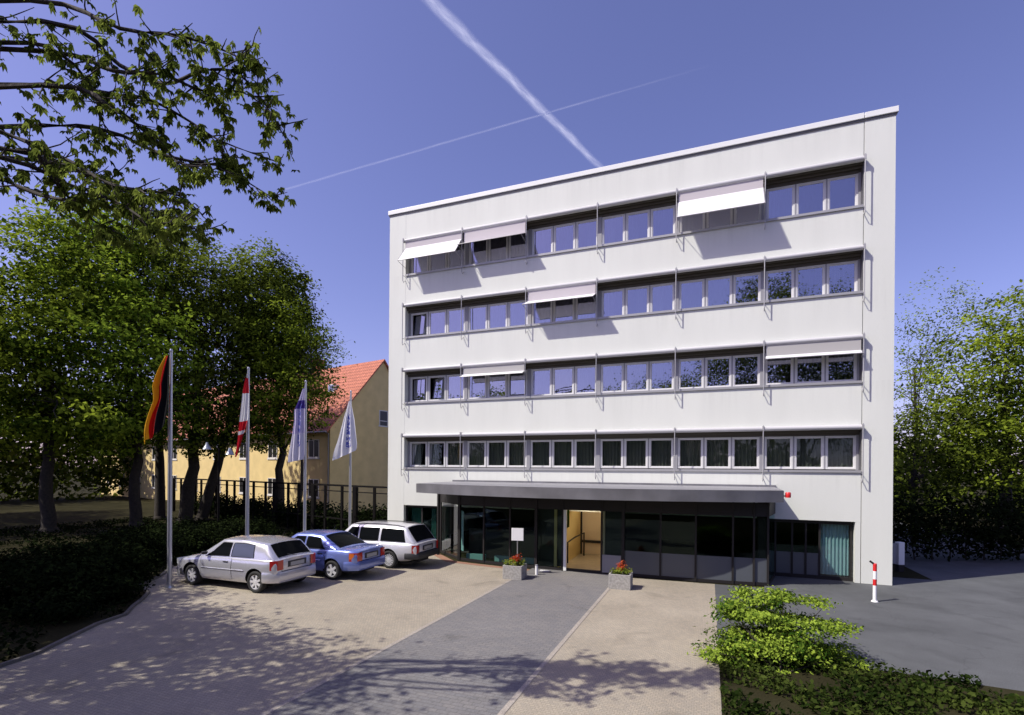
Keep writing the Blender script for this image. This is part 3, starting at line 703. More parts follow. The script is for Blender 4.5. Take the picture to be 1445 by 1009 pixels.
# shade tree left of the viewpoint whose leafy shadow lies on the cobbles
tree('tree', 'tree beside the car park that throws dappled shade on the cobbles', (-15.2, 1.6, 0), (-15.4, 1.8, 7), [(-17.6, 2.6, 8.0, 3.2, 1.9, 2.0), (-13.6, 2.0, 7.4, 3.0, 2.0, 1.8), (-20, 4.0, 7.5, 2.6, 2.2, 1.8), (-11.5, .4, 7, 2.4, 2.0, 1.8)], .26, .2, 800, 30, .42, 'leaf_mid')
tree('tree', 'tree shading the dark planting bed left of the cars', (-24, 4, 0), (-24, 4, 8), [(-24, 4.5, 8.5, 3.6, 3, 3), (-27, 7, 8, 3.5, 3, 3)], .3, .35, 260, 24, .6, 'leaf_dark')  # out of view, added so its crown shades the bed

tree('tree', 'tree far left beyond the planting bed, its shade on the lawn', (-44, 13, 0), (-44, 13, 8), [(-44, 13.5, 9, 5, 4.5, 3.6), (-50, 16, 9, 5, 4.5, 3.6), (-39, 10.5, 8.5, 4, 3.6, 3)], .35, .4, 420, 30, .7, 'leaf_dark')  # off-view tree put in to darken the sunlit ground
# maple: long boughs with big drooping leaves hang into the view at the upper left
def maple():
    base = Vector((-12.2, .2, 0))
    T = empty('maple_tree', 'maple whose long leafy boughs hang into view at the upper left', 'tree', base)
    b = MB(); tips = []
    tp = limb(b, base - Vector((0, 0, .2)), base + Vector((.5, .4, 8.5)), .30, .12, 0, 8, .02)
    D = 6.6
    boughs = [  # pixel polylines: entering from the left, ending in the air
        [(-330, 60), (60, 72), (160, 100), (235, 105), (300, 128), (362, 130), (408, 160)],
        [(-330, 120), (40, 120), (160, 133), (220, 142), (282, 175), (330, 205), (420, 238)],
        [(-330, 150), (60, 120), (160, 155), (200, 182), (240, 215), (268, 240), (330, 238), (352, 225)],
        [(-330, 200), (60, 180), (160, 192), (205, 212), (260, 232), (330, 245), (372, 270), (412, 295)],
        [(-330, 60), (60, 30), (170, 92), (240, 118), (300, 100), (355, 104), (400, 150), (432, 205)],
        [(-330, 220), (60, 235), (160, 290), (205, 310), (245, 330), (300, 345)],
        [(-330, 220), (40, 220), (150, 270), (205, 282), (262, 290), (300, 320)],
        [(-330, 20), (40, 0), (170, 40), (260, 50), (330, 70), (372, 88)],
        [(-330, 90), (0, 60), (90, 80), (130, 130), (150, 190)],
        [(-330, 160), (0, 190), (70, 260), (120, 320), (170, 350)],
        [(-330, 160), (0, 230), (90, 270), (165, 300), (215, 330), (262, 335)],
        [(-330, 160), (0, 215), (110, 250), (165, 275), (215, 312), (270, 322)],
        [(-330, 160), (-40, 250), (60, 290), (120, 300), (180, 318), (240, 352)],
    ]
    for n_, bl in enumerate(boughs):
        bl = [(x if x < 160 else 160+(x-160)*.90, y if y < 150 else 150+(y-150)*.90) for x, y in bl]
        dd = D + random.uniform(-.5, .5)
        pts = [at(x, y, dd + .25*math.sin(i*1.7+n_)) for i, (x, y) in enumerate(bl)]
        j = min(8, 4 + n_ % 5)
        # smooth
        fine = [tp[j]]
        for i in range(len(pts)-1):
            p0, p1, p2, p3 = pts[max(i-1, 0)], pts[i], pts[i+1], pts[min(i+2, len(pts)-1)]
            for q in range(4):
                t = q/4
                fine.append(.5*((2*p1) + (p2-p0)*t + (2*p0-5*p1+4*p2-p3)*t*t + (3*p1-p0-3*p2+p3)*t**3))
        fine.append(pts[-1])
        m_ = len(fine)
        b.tube(fine, [.030*(1-i/m_)**1.0 + .005 for i in range(m_)], 6)
        for i in range(4, m_):
            if i/m_ < .12: continue
            for _ in range(random.choice([1, 1, 2])):
                d = Vector((random.uniform(-.3, 1), random.uniform(-.6, .6), random.uniform(-.75, .55))).normalized()
                l = random.uniform(.2, .6)*(1.15-.5*i/m_); p = fine[i]
                q = p + d*l
                tw = limb(b, p, q, .010, .0035, -.03, 4, .08)
                tips += tw[1:]
            tips.append(fine[i])
    tr = b.build('trunk', 'bark', T, smooth=60); tr.location = -base
    # leaves: five drooping lobes each
    vs, fs, tint = [], [], []
    lob = [(-68, .62), (-34, .88), (0, 1.0), (34, .88), (68, .62)]
    for p in tips:
        for _ in range(random.choice([1, 1, 1, 2])):
            o = Vector(p) + Vector([random.gauss(0, .045) for _ in range(3)]) - Vector((0, 0, .04))
            az = random.uniform(0, 2*PI); dr = random.uniform(.35, 1.25)
            ax = Vector((math.cos(az)*math.cos(dr), math.sin(az)*math.cos(dr), -math.sin(dr)))
            side = ax.cross(Vector((0, 0, 1))).normalized(); nn = side.cross(ax)
            s = random.uniform(.07, .14); tt = random.betavariate(1.4, 2.2)
            for ang, ln in lob:
                a = math.radians(ang + random.gauss(0, 5)); d = ax*math.cos(a) + side*math.sin(a); e = -ax*math.sin(a) + side*math.cos(a)
                d = (d - Vector((0, 0, .25))).normalized(); L_ = s*ln; k = len(vs)
                vs += [o, o + d*L_*.55 + e*L_*.20 + nn*.01, o + d*L_ - nn*.012, o + d*L_*.55 - e*L_*.20 + nn*.01]
                fs.append((k, k+1, k+2, k+3)); tint += [tt + random.gauss(0, .05)]*4
    me = bpy.data.meshes.new('crown'); me.from_pydata([tuple(v) for v in vs], [], fs); me.update()
    at_ = me.attributes.new('tint', 'FLOAT', 'POINT'); at_.data.foreach_set('value', np.clip(np.array(tint), 0, 1).astype(np.float32))
    cr = link('crown', me, 'leaf_maple', T); cr.location = -base
maple()

def bush(label, ells, leaf, clumps, per, spread, m, flat=.6, base=None, name='shrub', cat='shrub', group=None, stems=8, hollow=.3, sr=.02):
    base = Vector(base) if base is not None else Vector((ells[0][0], ells[0][1], 0))
    T = empty(name, label, cat, base, 0, group)
    b = MB()
    for _ in range(stems):
        e = ells[int(rng.integers(len(ells)))]; d = rng.normal(size=3); d[2] = abs(d[2])*.6; d /= np.linalg.norm(d)
        limb(b, base + Vector((random.gauss(0, .05), random.gauss(0, .05), -.05)), Vector(e[:3]) + Vector(d*np.array(e[3:6])*.8), sr, sr*.25, .05, 5, .06)
    s = b.build('stem', 'bark', T, smooth=60); s.location = -base
    P, Nn, Ti = crown_points(ells, clumps, per, spread, flat, hollow)
    P[:, 2] = np.maximum(P[:, 2], .03)
    c_ = mk_leaves(P, Nn, leaf*rng.uniform(.6, 1.3, len(P)), Ti, 'foliage', m, T); c_.location = -base
    return T
# bright layered shrub in the foreground, right
sb = on_z(1100, 950, 0); dS = 9.9
bush('bright green layered shrub in the foreground in front of the driveway',
     [E(1085, 842, dS+.2, .62, .6, .12), E(1150, 850, dS, .34, .35, .07), E(1060, 862, dS-.1, .62, .6, .13), E(1120, 880, dS-.3, .80, .6, .13), E(1060, 905, dS-.3, .75, .6, .16), E(1180, 884, dS-.4, .38, .3, .05), E(1030, 870, dS, .32, .35, .06), E(1120, 920, dS-.4, .80, .6, .16), E(1085, 950, dS-.4, .6, .5, .2), E(1030, 925, dS-.4, .55, .5, .18), E(1170, 925, dS-.5, .55, .5, .14), E(1090, 905, dS-.5, .8, .6, .2)],
     .075, 620, 40, .11, 'leaf_shrub', flat=.32, base=sb, stems=26, hollow=.05, sr=.014)
# dark planting on the left
HG = 'dark shrubs in the bed left of the cars'
for px, dp, rx, rz, lab in ((255, 21.5, 1.7, .80, 'broad round dark bush behind the silver hatchback and the first flagpole'),
                            (185, 18.5, 1.6, .80, 'dark bush left of the first flagpole in deep shade'),
                            (120, 15.0, 1.6, .85, 'dark shrub at the left edge of the planting bed'),
                            (340, 25.5, 1.6, .62, 'low dark bush beyond the silver hatchback roof'),
                            (40, 13.0, 1.6, .95, 'dark shrub outermost on the left')):
    p = Vector(foot(px, dp))
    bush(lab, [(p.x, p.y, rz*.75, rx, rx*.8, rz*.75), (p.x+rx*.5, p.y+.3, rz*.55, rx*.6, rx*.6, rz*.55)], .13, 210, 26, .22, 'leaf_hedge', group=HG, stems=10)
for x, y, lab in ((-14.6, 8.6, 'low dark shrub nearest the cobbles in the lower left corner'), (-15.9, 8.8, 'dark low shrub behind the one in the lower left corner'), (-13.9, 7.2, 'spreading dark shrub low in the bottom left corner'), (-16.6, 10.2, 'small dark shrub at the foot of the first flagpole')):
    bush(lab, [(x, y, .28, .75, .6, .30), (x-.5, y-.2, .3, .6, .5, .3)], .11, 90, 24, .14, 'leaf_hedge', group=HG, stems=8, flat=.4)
# hedge along the fence and a far wood that closes the horizon
def row_hedge(label, a, b_, h, wd, n, m='leaf_hedge', leaf=.18, per=26, name='hedge', cat='hedge'):
    a, b_ = Vector(a), Vector(b_); base = a.lerp(b_, .5); base.z = 0
    T = empty(name, label, cat, base)
    t = rng.random(n); Ps = []; Ns = []; Ts = []
    for k in t:
        c = a.lerp(b_, float(k)); z = h*(.15+.85*rng.random())*(1+.15*math.sin(k*23)); m_ = per
        q = rng.normal(size=(m_, 3))*np.array([.3, .3, .22]) + np.array([c.x + rng.normal()*wd*.4, c.y + rng.normal()*wd*.4, z])
        Ps.append(q); Ns.append(np.array([0, -.3, .7]) + rng.normal(size=(m_, 3))*.6); Ts.append(np.clip(rng.uniform(.1, .7) + rng.normal(size=m_)*.12, 0, 1))
    P = np.concatenate(Ps); P[:, 2] = np.maximum(P[:, 2], .02)
    f_ = mk_leaves(P, np.concatenate(Ns), leaf*rng.uniform(.6, 1.3, len(P)), np.concatenate(Ts), 'foliage', m, T); f_.location = -base
    for k in range(12):
        s = MB(); p = a.lerp(b_, (k+.5)/12); limb(s, (p.x, p.y, -.05), (p.x + random.gauss(0, .15), p.y, h*.8), .03, .01, 0, 4, .05)
        s = s.build('stem', 'bark', T, smooth=60); s.location = -base
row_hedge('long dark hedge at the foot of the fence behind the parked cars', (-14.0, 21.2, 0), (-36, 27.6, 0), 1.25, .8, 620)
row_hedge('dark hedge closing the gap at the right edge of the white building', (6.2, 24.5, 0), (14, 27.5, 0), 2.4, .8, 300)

def wood(name, label, pts, h, n, m='leaf_dark'):
    Ps, Ns, Ts = [], [], []
    for k in range(n):
        i = int(rng.integers(len(pts)-1)); c = Vector(pts[i]).lerp(Vector(pts[i+1]), float(rng.random()))
        hh = h*(.75 + .25*math.sin(c.x*.35) + .15*math.sin(c.x*.9+c.y))
        z = hh*rng.random()**.8; q = rng.normal(size=(24, 3))*np.array([1.1, 1.1, .7]) + np.array([c.x + rng.normal()*1.5, c.y + rng.normal()*1.5, z])
        Ps.append(q); Ns.append(np.array([0, -.5, .6]) + rng.normal(size=(24, 3))*.6); Ts.append(np.clip(rng.uniform(.1, .7) + rng.normal(size=24)*.12, 0, 1))
    P = np.concatenate(Ps); P[:, 2] = np.maximum(P[:, 2], .05)
    o = mk_leaves(P, np.concatenate(Ns), .7*rng.uniform(.6, 1.3, len(P)), np.concatenate(Ts), name, m)
    return tag(o, label, 'wood', kind='stuff')
wood('woodland', 'dense belt of trees far off behind the house on the left', [(-66, -10, 0), (-66, 30, 0), (-62, 58, 0), (-40, 75, 0), (8, 82, 0)], 11, 2300)
wood('woodland', 'belt of trees far off behind the driveway on the right', [(6, 62, 0), (30, 50, 0), (60, 45, 0), (80, 20, 0)], 8, 800)
wood('woodland', 'belt of bushes across the street mirrored in the lobby glass', [(-60, -24, 0), (0, -25, 0), (45, -24, 0)], 7.0, 1500)
# low ground cover in the bed, sparse grass under the trees
def cover(name, label, n, region, m, size, h, cat):
    P = []
    while len(P) < n:
        x, y = rng.uniform(region[0], region[1]), rng.uniform(region[2], region[3])
        ex = np.interp(y, [p[1] for p in bed_edge[::-1]], [p[0] for p in bed_edge[::-1]]) if y < 12.4 else -17.7
        if x > ex - .15: continue
        if noise_fn(x, y, .8) < -.45: continue
        P.append((x, y, h*rng.random()**1.5 + .01))
    P = np.array(P); Nn = np.array([0, 0, .6]) + rng.normal(size=(n, 3))*.6
    tag(mk_leaves(P, Nn, size*rng.uniform(.5, 1.4, n), rng.random(n)*.8, name, m), label, cat, kind='stuff')
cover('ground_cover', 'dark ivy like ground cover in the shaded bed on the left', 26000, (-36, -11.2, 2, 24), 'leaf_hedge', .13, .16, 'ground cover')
def cover_front(n):
    P = []
    while len(P) < n:
        x, y = rng.uniform(.2, 11), rng.uniform(6.0, 10.9)
        if y > np.interp(x, [.2, 3.2, 9, 11], [10.85, 10.7, 10.15, 10]) + .1*math.sin(x*5) - .05 or noise_fn(x, y, 1.3) < -.55: continue
        P.append((x, y, .18*rng.random()**1.6 + .015))
    P = np.array(P); Nn = np.array([0, 0, .6]) + rng.normal(size=(n, 3))*.6
    tag(mk_leaves(P, Nn, .085*rng.uniform(.5, 1.5, n), np.clip(.25 + .35*np.sin(P[:, 0]*2.1)*np.cos(P[:, 1]*2.7) + rng.normal(size=n)*.2, 0, 1), 'ground_cover', 'leaf_cover'), 'low green ground cover around the foot of the bright shrub', 'ground cover', kind='stuff')
cover_front(22000)

# ------------------------------------------------------------------ fence, lamp, flagpoles
fa_, fb_ = Vector((-13.6, 20.1, 0)), Vector((-40, 28.15, 0))
FN = empty('fence', 'dark fence of tall posts and a top rail behind the flagpoles', 'fence', fa_)
fd = (fb_-fa_).normalized(); L_ = (fb_-fa_).length
def fl_(t, z): p = fd*t; return (p.x, p.y, z)
b = MB(); b.bar(fl_(0, 2.63), fl_(L_, 2.63), .10, .09); b.bar(fl_(0, 2.33), fl_(L_, 2.33), .04, .05); b.bar(fl_(0, .9), fl_(L_, .9), .05, .06)
b.build('rail', 'fence', FN)
t = .4; k = 0
while t < L_:
    b = MB(); wdt = .20 if k % 3 == 2 else .11; b.bar(fl_(t, 0), fl_(t, 2.585), wdt, wdt); b.build('post', 'fence', FN); t += 1.55 if k % 2 else 1.15; k += 1
SL = Vector((-23.05, 18.58, 0))
LP = empty('street_lamp', 'dark lamp post with two bell shaped heads under the trees', 'street lamp', SL)
b = MB(); b.tube([(0, 0, 0), (0, 0, .5), (0, 0, 4.5)], [.09, .06, .045], 10); b.build('pole', 'fence', LP, smooth=40)
hd_ = Vector((math.cos(YAW), math.sin(YAW), 0))
b = MB(); b.tube([tuple(hd_*-.55 + Vector((0, 0, 4.72))), (0, 0, 4.45), tuple(hd_*.55 + Vector((0, 0, 4.72)))], .025, 8); b.build('arm', 'fence', LP)
for s in (-.6, .55):
    b = MB(); p = hd_*s
    b.lathe([(.0, .36), (.05, .35), (.08, .25), (.13, .15), (.22, .0), (.20, -.01), (.0, .02)], (p.x, p.y, 4.42 if s < 0 else 4.16), 16); b.build('lamp_shade', 'lamp_shade', LP, smooth=50)

FP = [(-14.64, 10.23), (-14.7, 12.95), (-14.72, 15.62), (-14.7, 18.28)]
plab = ['white metal flagpole in front of the dark bed flying the black red and gold flag', 'white metal flagpole behind the silver hatchback flying the red and white flag',
        'white metal flagpole behind the blue saloon flying the pale purple flag', 'white metal flagpole nearest the white building flying the white flag with a blue mark']
def flagpole():
    T = empty('flagpole', 'x', 'flagpole', (0, 0, 0), 0, 'flagpoles in a row behind the cars')
    b = MB(); b.tube([(0, 0, 0), (0, 0, 3.2), (0, 0, 6.85)], [.062, .055, .036], 14); b.build('pole', 'alu', T, smooth=40)
    b = MB(); b.lathe([(0, .10), (.03, .095), (.045, .05), (.04, .01), (.036, 0), (0, 0)], (0, 0, 6.851), 12); b.build('finial', 'alu', T, smooth=50)
    b = MB(); b.lathe([(0, .05), (.11, .05), (.12, .0)], (0, 0, 0), 16); b.build('base', 'alu', T, smooth=30)
    b = MB(); b.tube([(.0, -.07, 1.2), (.0, -.075, 6.7)], .006, 5); b.build('halyard', 'rail', T)
    return T
p0 = flagpole()
for i, (x, y) in enumerate(FP):
    o = p0 if i == 0 else copy_tree(p0)
    o.location = (x, y, 0); o['label'] = plab[i]

def flag_mat(name, kind):
    m, nt, b = node_mat(name); N = nt.nodes; L = nt.links
    a = N.new('ShaderNodeAttribute'); a.attribute_name = 'st'
    sp = N.new('ShaderNodeSeparateXYZ'); L.new(a.outputs['Vector'], sp.inputs[0])
    r = N.new('ShaderNodeValToRGB'); r.color_ramp.interpolation = 'CONSTANT'
    e = r.color_ramp.elements
    def ramp(lst):
        e[0].position, e[0].color = lst[0][0], (*lst[0][1], 1); e[1].position, e[1].color = lst[1][0], (*lst[1][1], 1)
        for p_, c_ in lst[2:]: q = e.new(p_); q.color = (*c_, 1)
    if kind == 'tri':
        ramp([(0, (.010, .010, .012)), (.42, (.62, .015, .012)), (.69, (.80, .42, .02))]); L.new(sp.outputs[0], r.inputs[0])
    elif kind == 'rwr':
        ramp([(0, (.50, .015, .025)), (.16, (.74, .74, .76)), (.48, (.55, .015, .025)), (.62, (.72, .70, .72)), (.66, (.52, .02, .03))]); L.new(sp.outputs[1], r.inputs[0])
    elif kind == 'purple':
        ramp([(0, (.60, .56, .74)), (.16, (.08, .05, .28)), (.27, (.56, .52, .72)), (.60, (.70, .68, .78))]); L.new(sp.outputs[1], r.inputs[0])
    else:
        ramp([(0, (.80, .80, .84)), (.9, (.78, .78, .84))]); L.new(sp.outputs[1], r.inputs[0])
    col = r.outputs[0]
    if kind in ('purple', 'white'):
        # a printed mark running down the middle of the cloth
        mp = N.new('ShaderNodeMapping'); mp.inputs['Scale'].default_value = (7, 16, 1); L.new(a.outputs['Vector'], mp.inputs[0])
        n = N.new('ShaderNodeTexNoise'); n.inputs['Scale'].default_value = 1.4; n.inputs['Detail'].default_value = 1; L.new(mp.outputs[0], n.inputs['Vector'])
        g1 = N.new('ShaderNodeMath'); g1.operation = 'GREATER_THAN'; g1.inputs[1].default_value = .47; L.new(n.outputs[0], g1.inputs[0])
        c1 = N.new('ShaderNodeMath'); c1.operation = 'COMPARE'; c1.inputs[1].default_value = .42; c1.inputs[2].default_value = .13; L.new(sp.outputs[0], c1.inputs[0])
        c2 = N.new('ShaderNodeMath'); c2.operation = 'COMPARE'; c2.inputs[1].default_value = .48; c2.inputs[2].default_value = .27; L.new(sp.outputs[1], c2.inputs[0])
        m1 = N.new('ShaderNodeMath'); m1.operation = 'MULTIPLY'; L.new(g1.outputs[0], m1.inputs[0]); L.new(c1.outputs[0], m1.inputs[1])
        m2 = N.new('ShaderNodeMath'); m2.operation = 'MULTIPLY'; L.new(m1.outputs[0], m2.inputs[0]); L.new(c2.outputs[0], m2.inputs[1])
        mm = N.new('ShaderNodeMix'); mm.data_type = 'RGBA'; mm.inputs['B'].default_value = (.14, .16, .52, 1)
        L.new(m2.outputs[0], mm.inputs['Factor']); L.new(col, mm.inputs['A']); col = mm.outputs['Result']
    L.new(col, b.inputs['Base Color']); b.inputs['Roughness'].default_value = .85; b.inputs['Specular IOR Level'].default_value = .15
    # thin cloth lets some sun through
    t = N.new('ShaderNodeBsdfTranslucent'); L.new(col, t.inputs[0]); mx = N.new('ShaderNodeMixShader'); mx.inputs[0].default_value = .3
    L.new(b.outputs[0], mx.inputs[1]); L.new(t.outputs[0], mx.inputs[2]); L.new(mx.outputs[0], N['Material Output'].inputs[0])
for nm in ('tri', 'rwr', 'purple', 'white'): flag_mat('flag_'+nm, nm)
def flag(i, kind, label, outline, folds, amp, seed):
    """outline: rows of (z, inner, outer) from top to bottom; inner/outer = distance from the pole towards the left of the picture"""
    x, y = FP[i]; left = -Vector((math.cos(YAW), math.sin(YAW), 0)); nrm = Vector((math.sin(YAW), -math.cos(YAW), 0))
    zs = [o[0] for o in outline]; nu, nv = 26, 48
    vs, st = [], []
    for j in range(nv+1):
        tt = j/nv
        for k in range(nu+1):
            u = k/nu
            zi = np.interp(tt, np.linspace(0, 1, len(outline)), [o[0] for o in outline]); a = np.interp(tt, np.linspace(0, 1, len(outline)), [o[1] for o in outline]); c = np.interp(tt, np.linspace(0, 1, len(outline)), [o[2] for o in outline])
            zo = zi - (outline[0][3] if len(outline[0]) > 3 else .25)*u*tt
            off_ = a + (c-a)*u
            env = min(1, tt*4)
            wv = amp*env*math.sin(folds*u*PI + seed + 1.6*tt + .5*math.sin(5*tt+seed)) * (.35 + .65*u) + .03*math.sin(9*tt+seed)*u
            p = left*(off_ + .018*env*math.sin(11*tt + seed*2)*u) + nrm*(.10 + abs(amp)*.6 + wv)
            vs.append((p.x, p.y, zo)); st.append((u + .05*math.sin(6*tt+seed), tt, 0))
    fs = [(j*(nu+1)+k, j*(nu+1)+k+1, (j+1)*(nu+1)+k+1, (j+1)*(nu+1)+k) for j in range(nv) for k in range(nu)]
    me = bpy.data.meshes.new('flag'); me.from_pydata(vs, [], fs); me.update(); me.shade_smooth()
    a = me.attributes.new('st', 'FLOAT_VECTOR', 'POINT'); a.data.foreach_set('vector', np.array(st, dtype=np.float32).reshape(-1))
    o = link('flag', me, 'flag_'+kind); o.location = (x, y, 0)
    tag(o, label, 'flag', 'flags hanging limp from the flagpoles')
flag(0, 'tri', 'limp black red and gold flag, leftmost of the four', [(6.72, -.06, .06, .5), (6.35, -.07, .28), (5.95, -.06, .48), (5.6, -.05, .46), (5.3, -.03, .58), (5.0, .0, .66), (4.8, .04, .70), (4.66, .10, .72)], 5, .09, .4)
flag(1, 'rwr', 'limp narrow red and white striped flag, second from the left', [(6.55, -.06, .02, .10), (6.1, -.09, .12), (5.6, -.08, .18), (5.2, -.07, .20), (4.95, .00, .22), (4.5, .12, .27), (4.15, .22, .33), (3.95, .28, .36)], 4, .04, 1.3)
flag(2, 'purple', 'limp pale purple flag with dark marks, third from the left', [(6.6, -.03, .05, .12), (6.2, -.03, .22), (5.8, -.03, .40), (5.4, -.03, .40), (5.0, -.03, .46), (4.5, -.03, .52), (4.05, -.03, .58), (3.85, .02, .60)], 5, .07, 2.2)
flag(3, 'white', 'limp white flag with a blue printed mark, rightmost of the four', [(6.45, -.04, .05, .45), (6.1, -.12, .16), (5.7, -.20, .30), (5.3, -.25, .42), (4.9, -.29, .52), (4.6, -.32, .62), (4.4, -.31, .70), (4.3, -.26, .74)], 5, .08, 3.0)

# ------------------------------------------------------------------ planters, flowers, sign, bollard, posts
def planter():
    T = empty('planter', 'x', 'planter', (0, 0, 0), 0, 'square concrete planters by the entrance')
    b = MB(); w_, d, h = .64, .58, .44
    o = [(-w_/2, -d/2), (w_/2, -d/2), (w_/2, d/2), (-w_/2, d/2)]
    i_ = [(x*.84, y*.82) for x, y in o]
    vs = [(x, y, 0) for x, y in o] + [(x, y, h) for x, y in o] + [(x, y, h) for x, y in i_] + [(x, y, h-.10) for x, y in i_]
    fs = []
    for a in (0, 4, 8):
        for k in range(4): fs.append((a+k, a+(k+1) % 4, a+4+(k+1) % 4, a+4+k))
    b.add(vs, fs); b.build('box', 'concrete', T, bevel=.012)
    b = MB(); b.grid(lambda u, v: (-w_*.42+w_*.84*u, -d*.41+d*.82*v, h-.06+.012*noise_fn(u*9, v*9)), 8, 8); b.build('soil', 'soil', T)
    return T
pl = planter(); pl.location = (-5.85, 15.44, 0); pl.rotation_euler.z = math.radians(2)
pl['label'] = 'concrete planter with flowers left of the grey path, by the small sign'
p2 = copy_tree(pl); p2.location = (-2.44, 15.42, 0); p2.rotation_euler.z = math.radians(1); p2['label'] = 'concrete planter with flowers right of the grey path and the entrance door'
def flowers(label, x, y, hot):
    T = empty('flower_plant', label, 'flowers', (x, y, .38), 0, 'flowers growing in the planters')
    P, Nn, Ti = crown_points([(0, 0, .12, .24, .2, .10), (-.2, -.05, .10, .14, .12, .08), (.18, .05, .09, .14, .12, .07)], 46, 16, .045, .7, .1)
    mk_leaves(P, Nn, .06*rng.uniform(.6, 1.3, len(P)), Ti, 'foliage', 'leaf_pot', T)
    P, Nn, Ti = crown_points([(hot, 0, .24, .13, .12, .10), (hot+.05, .04, .34, .07, .07, .06)], 34, 14, .035, .8, .1)
    mk_leaves(P, Nn, .045*rng.uniform(.6, 1.3, len(P)), Ti, 'blossom', 'petal', T)
    b = MB()
    for k in range(9): limb(b, (random.gauss(0, .06), random.gauss(0, .06), -.03), (random.gauss(hot, .09), random.gauss(0, .09), .22), .006, .003, .05, 4, .05)
    b.build('stem', 'bark', T)
flowers('orange red flowers in the planter left of the path', -5.85, 15.44, .04); flowers('reddish flowers in the planter right of the path', -2.44, 15.42, -.02)

SG = empty('sign', 'small square white sign on a thin post behind the left planter', 'sign', (-5.97, 15.98, 0), math.radians(12))
b = MB(); b.tube([(0, 0, 0), (0, 0, 1.5)], .018, 8); b.build('post', 'alu', SG, smooth=40)
b = MB(); b.box(-.20, .20, -.045, -.02, 1.14, 1.56); b.build('panel', 'white_paint', SG, bevel=.008)
b = MB(); b.box(-.012+.21, .0+.212, -.05, -.01, 1.14, 1.56); b.build('edge', 'rail', SG)
SP = empty('short_post', 'short white post between the left planter and the dark doorway', 'post', (-5.36, 16.2, 0))
b = MB(); b.tube([(0, 0, 0), (0, 0, .30)], .05, 12); b.build('shaft', 'white_paint', SP, smooth=40)
b = MB(); b.lathe([(0, .05), (.045, .04), (.055, .0)], (0, 0, .301), 12); b.build('cap', 'zinc_light', SP, smooth=40)
MT = empty('boot_scraper', 'low pale foot scraper on the ground by the dark door leaf', 'foot scraper', (-5.25, 16.75, 0))
b = MB(); b.box(-.2, .2, -.1, .1, .006, .05); b.build('tray', 'zinc_light', MT, bevel=.01)
b = MB(); b.box(-.16, .16, -.06, .06, .051, .056); b.build('grille', 'white_paint', MT)
BO = empty('bollard', 'red and white striped bollard with a lock at the right of the driveway', 'bollard', (4.24, 16.47, 0))
b = MB()
for a_, c_ in ((0, .445), (.615, .835)): b.tube([(0, 0, a_), (0, 0, c_)], .046, 16)
b.build('shaft', 'white_paint', BO, smooth=40)
b = MB()
for a_, c_ in ((.446, .614), (.836, 1.02)): b.tube([(0, 0, a_), (0, 0, c_)], .047, 16)
b.lathe([(.047, 1.02), (.04, 1.04), (.0, 1.045)], (0, 0, 0), 16)
b.build('stripe', 'red_paint', BO, smooth=40)
b = MB(); b.bar((-.02, 0, 1.02), (-.12, -.01, 1.10), .035, .05); b.build('lock', 'dark_metal', BO)
b = MB(); b.lathe([(0, .03), (.07, .03), (.085, .0)], (0, 0, 0), 16); b.build('base', 'white_paint', BO)
GP = empty('gate_post', 'white square gate post in the shade beside the right end of the building', 'gate post', (6.38, 21.9, 0), math.radians(20))
b = MB(); b.box(-.10, .10, -.1, .1, .25, 1.05); b.build('post', 'white_paint', GP, bevel=.01)
b = MB(); b.box(-.42, -.11, -.04, .04, .28, 1.0); b.build('panel', 'grey_slab', GP); b = MB(); b.box(-.09, .09, -.09, .09, 0, .25); b.build('base', 'dark_metal', GP)

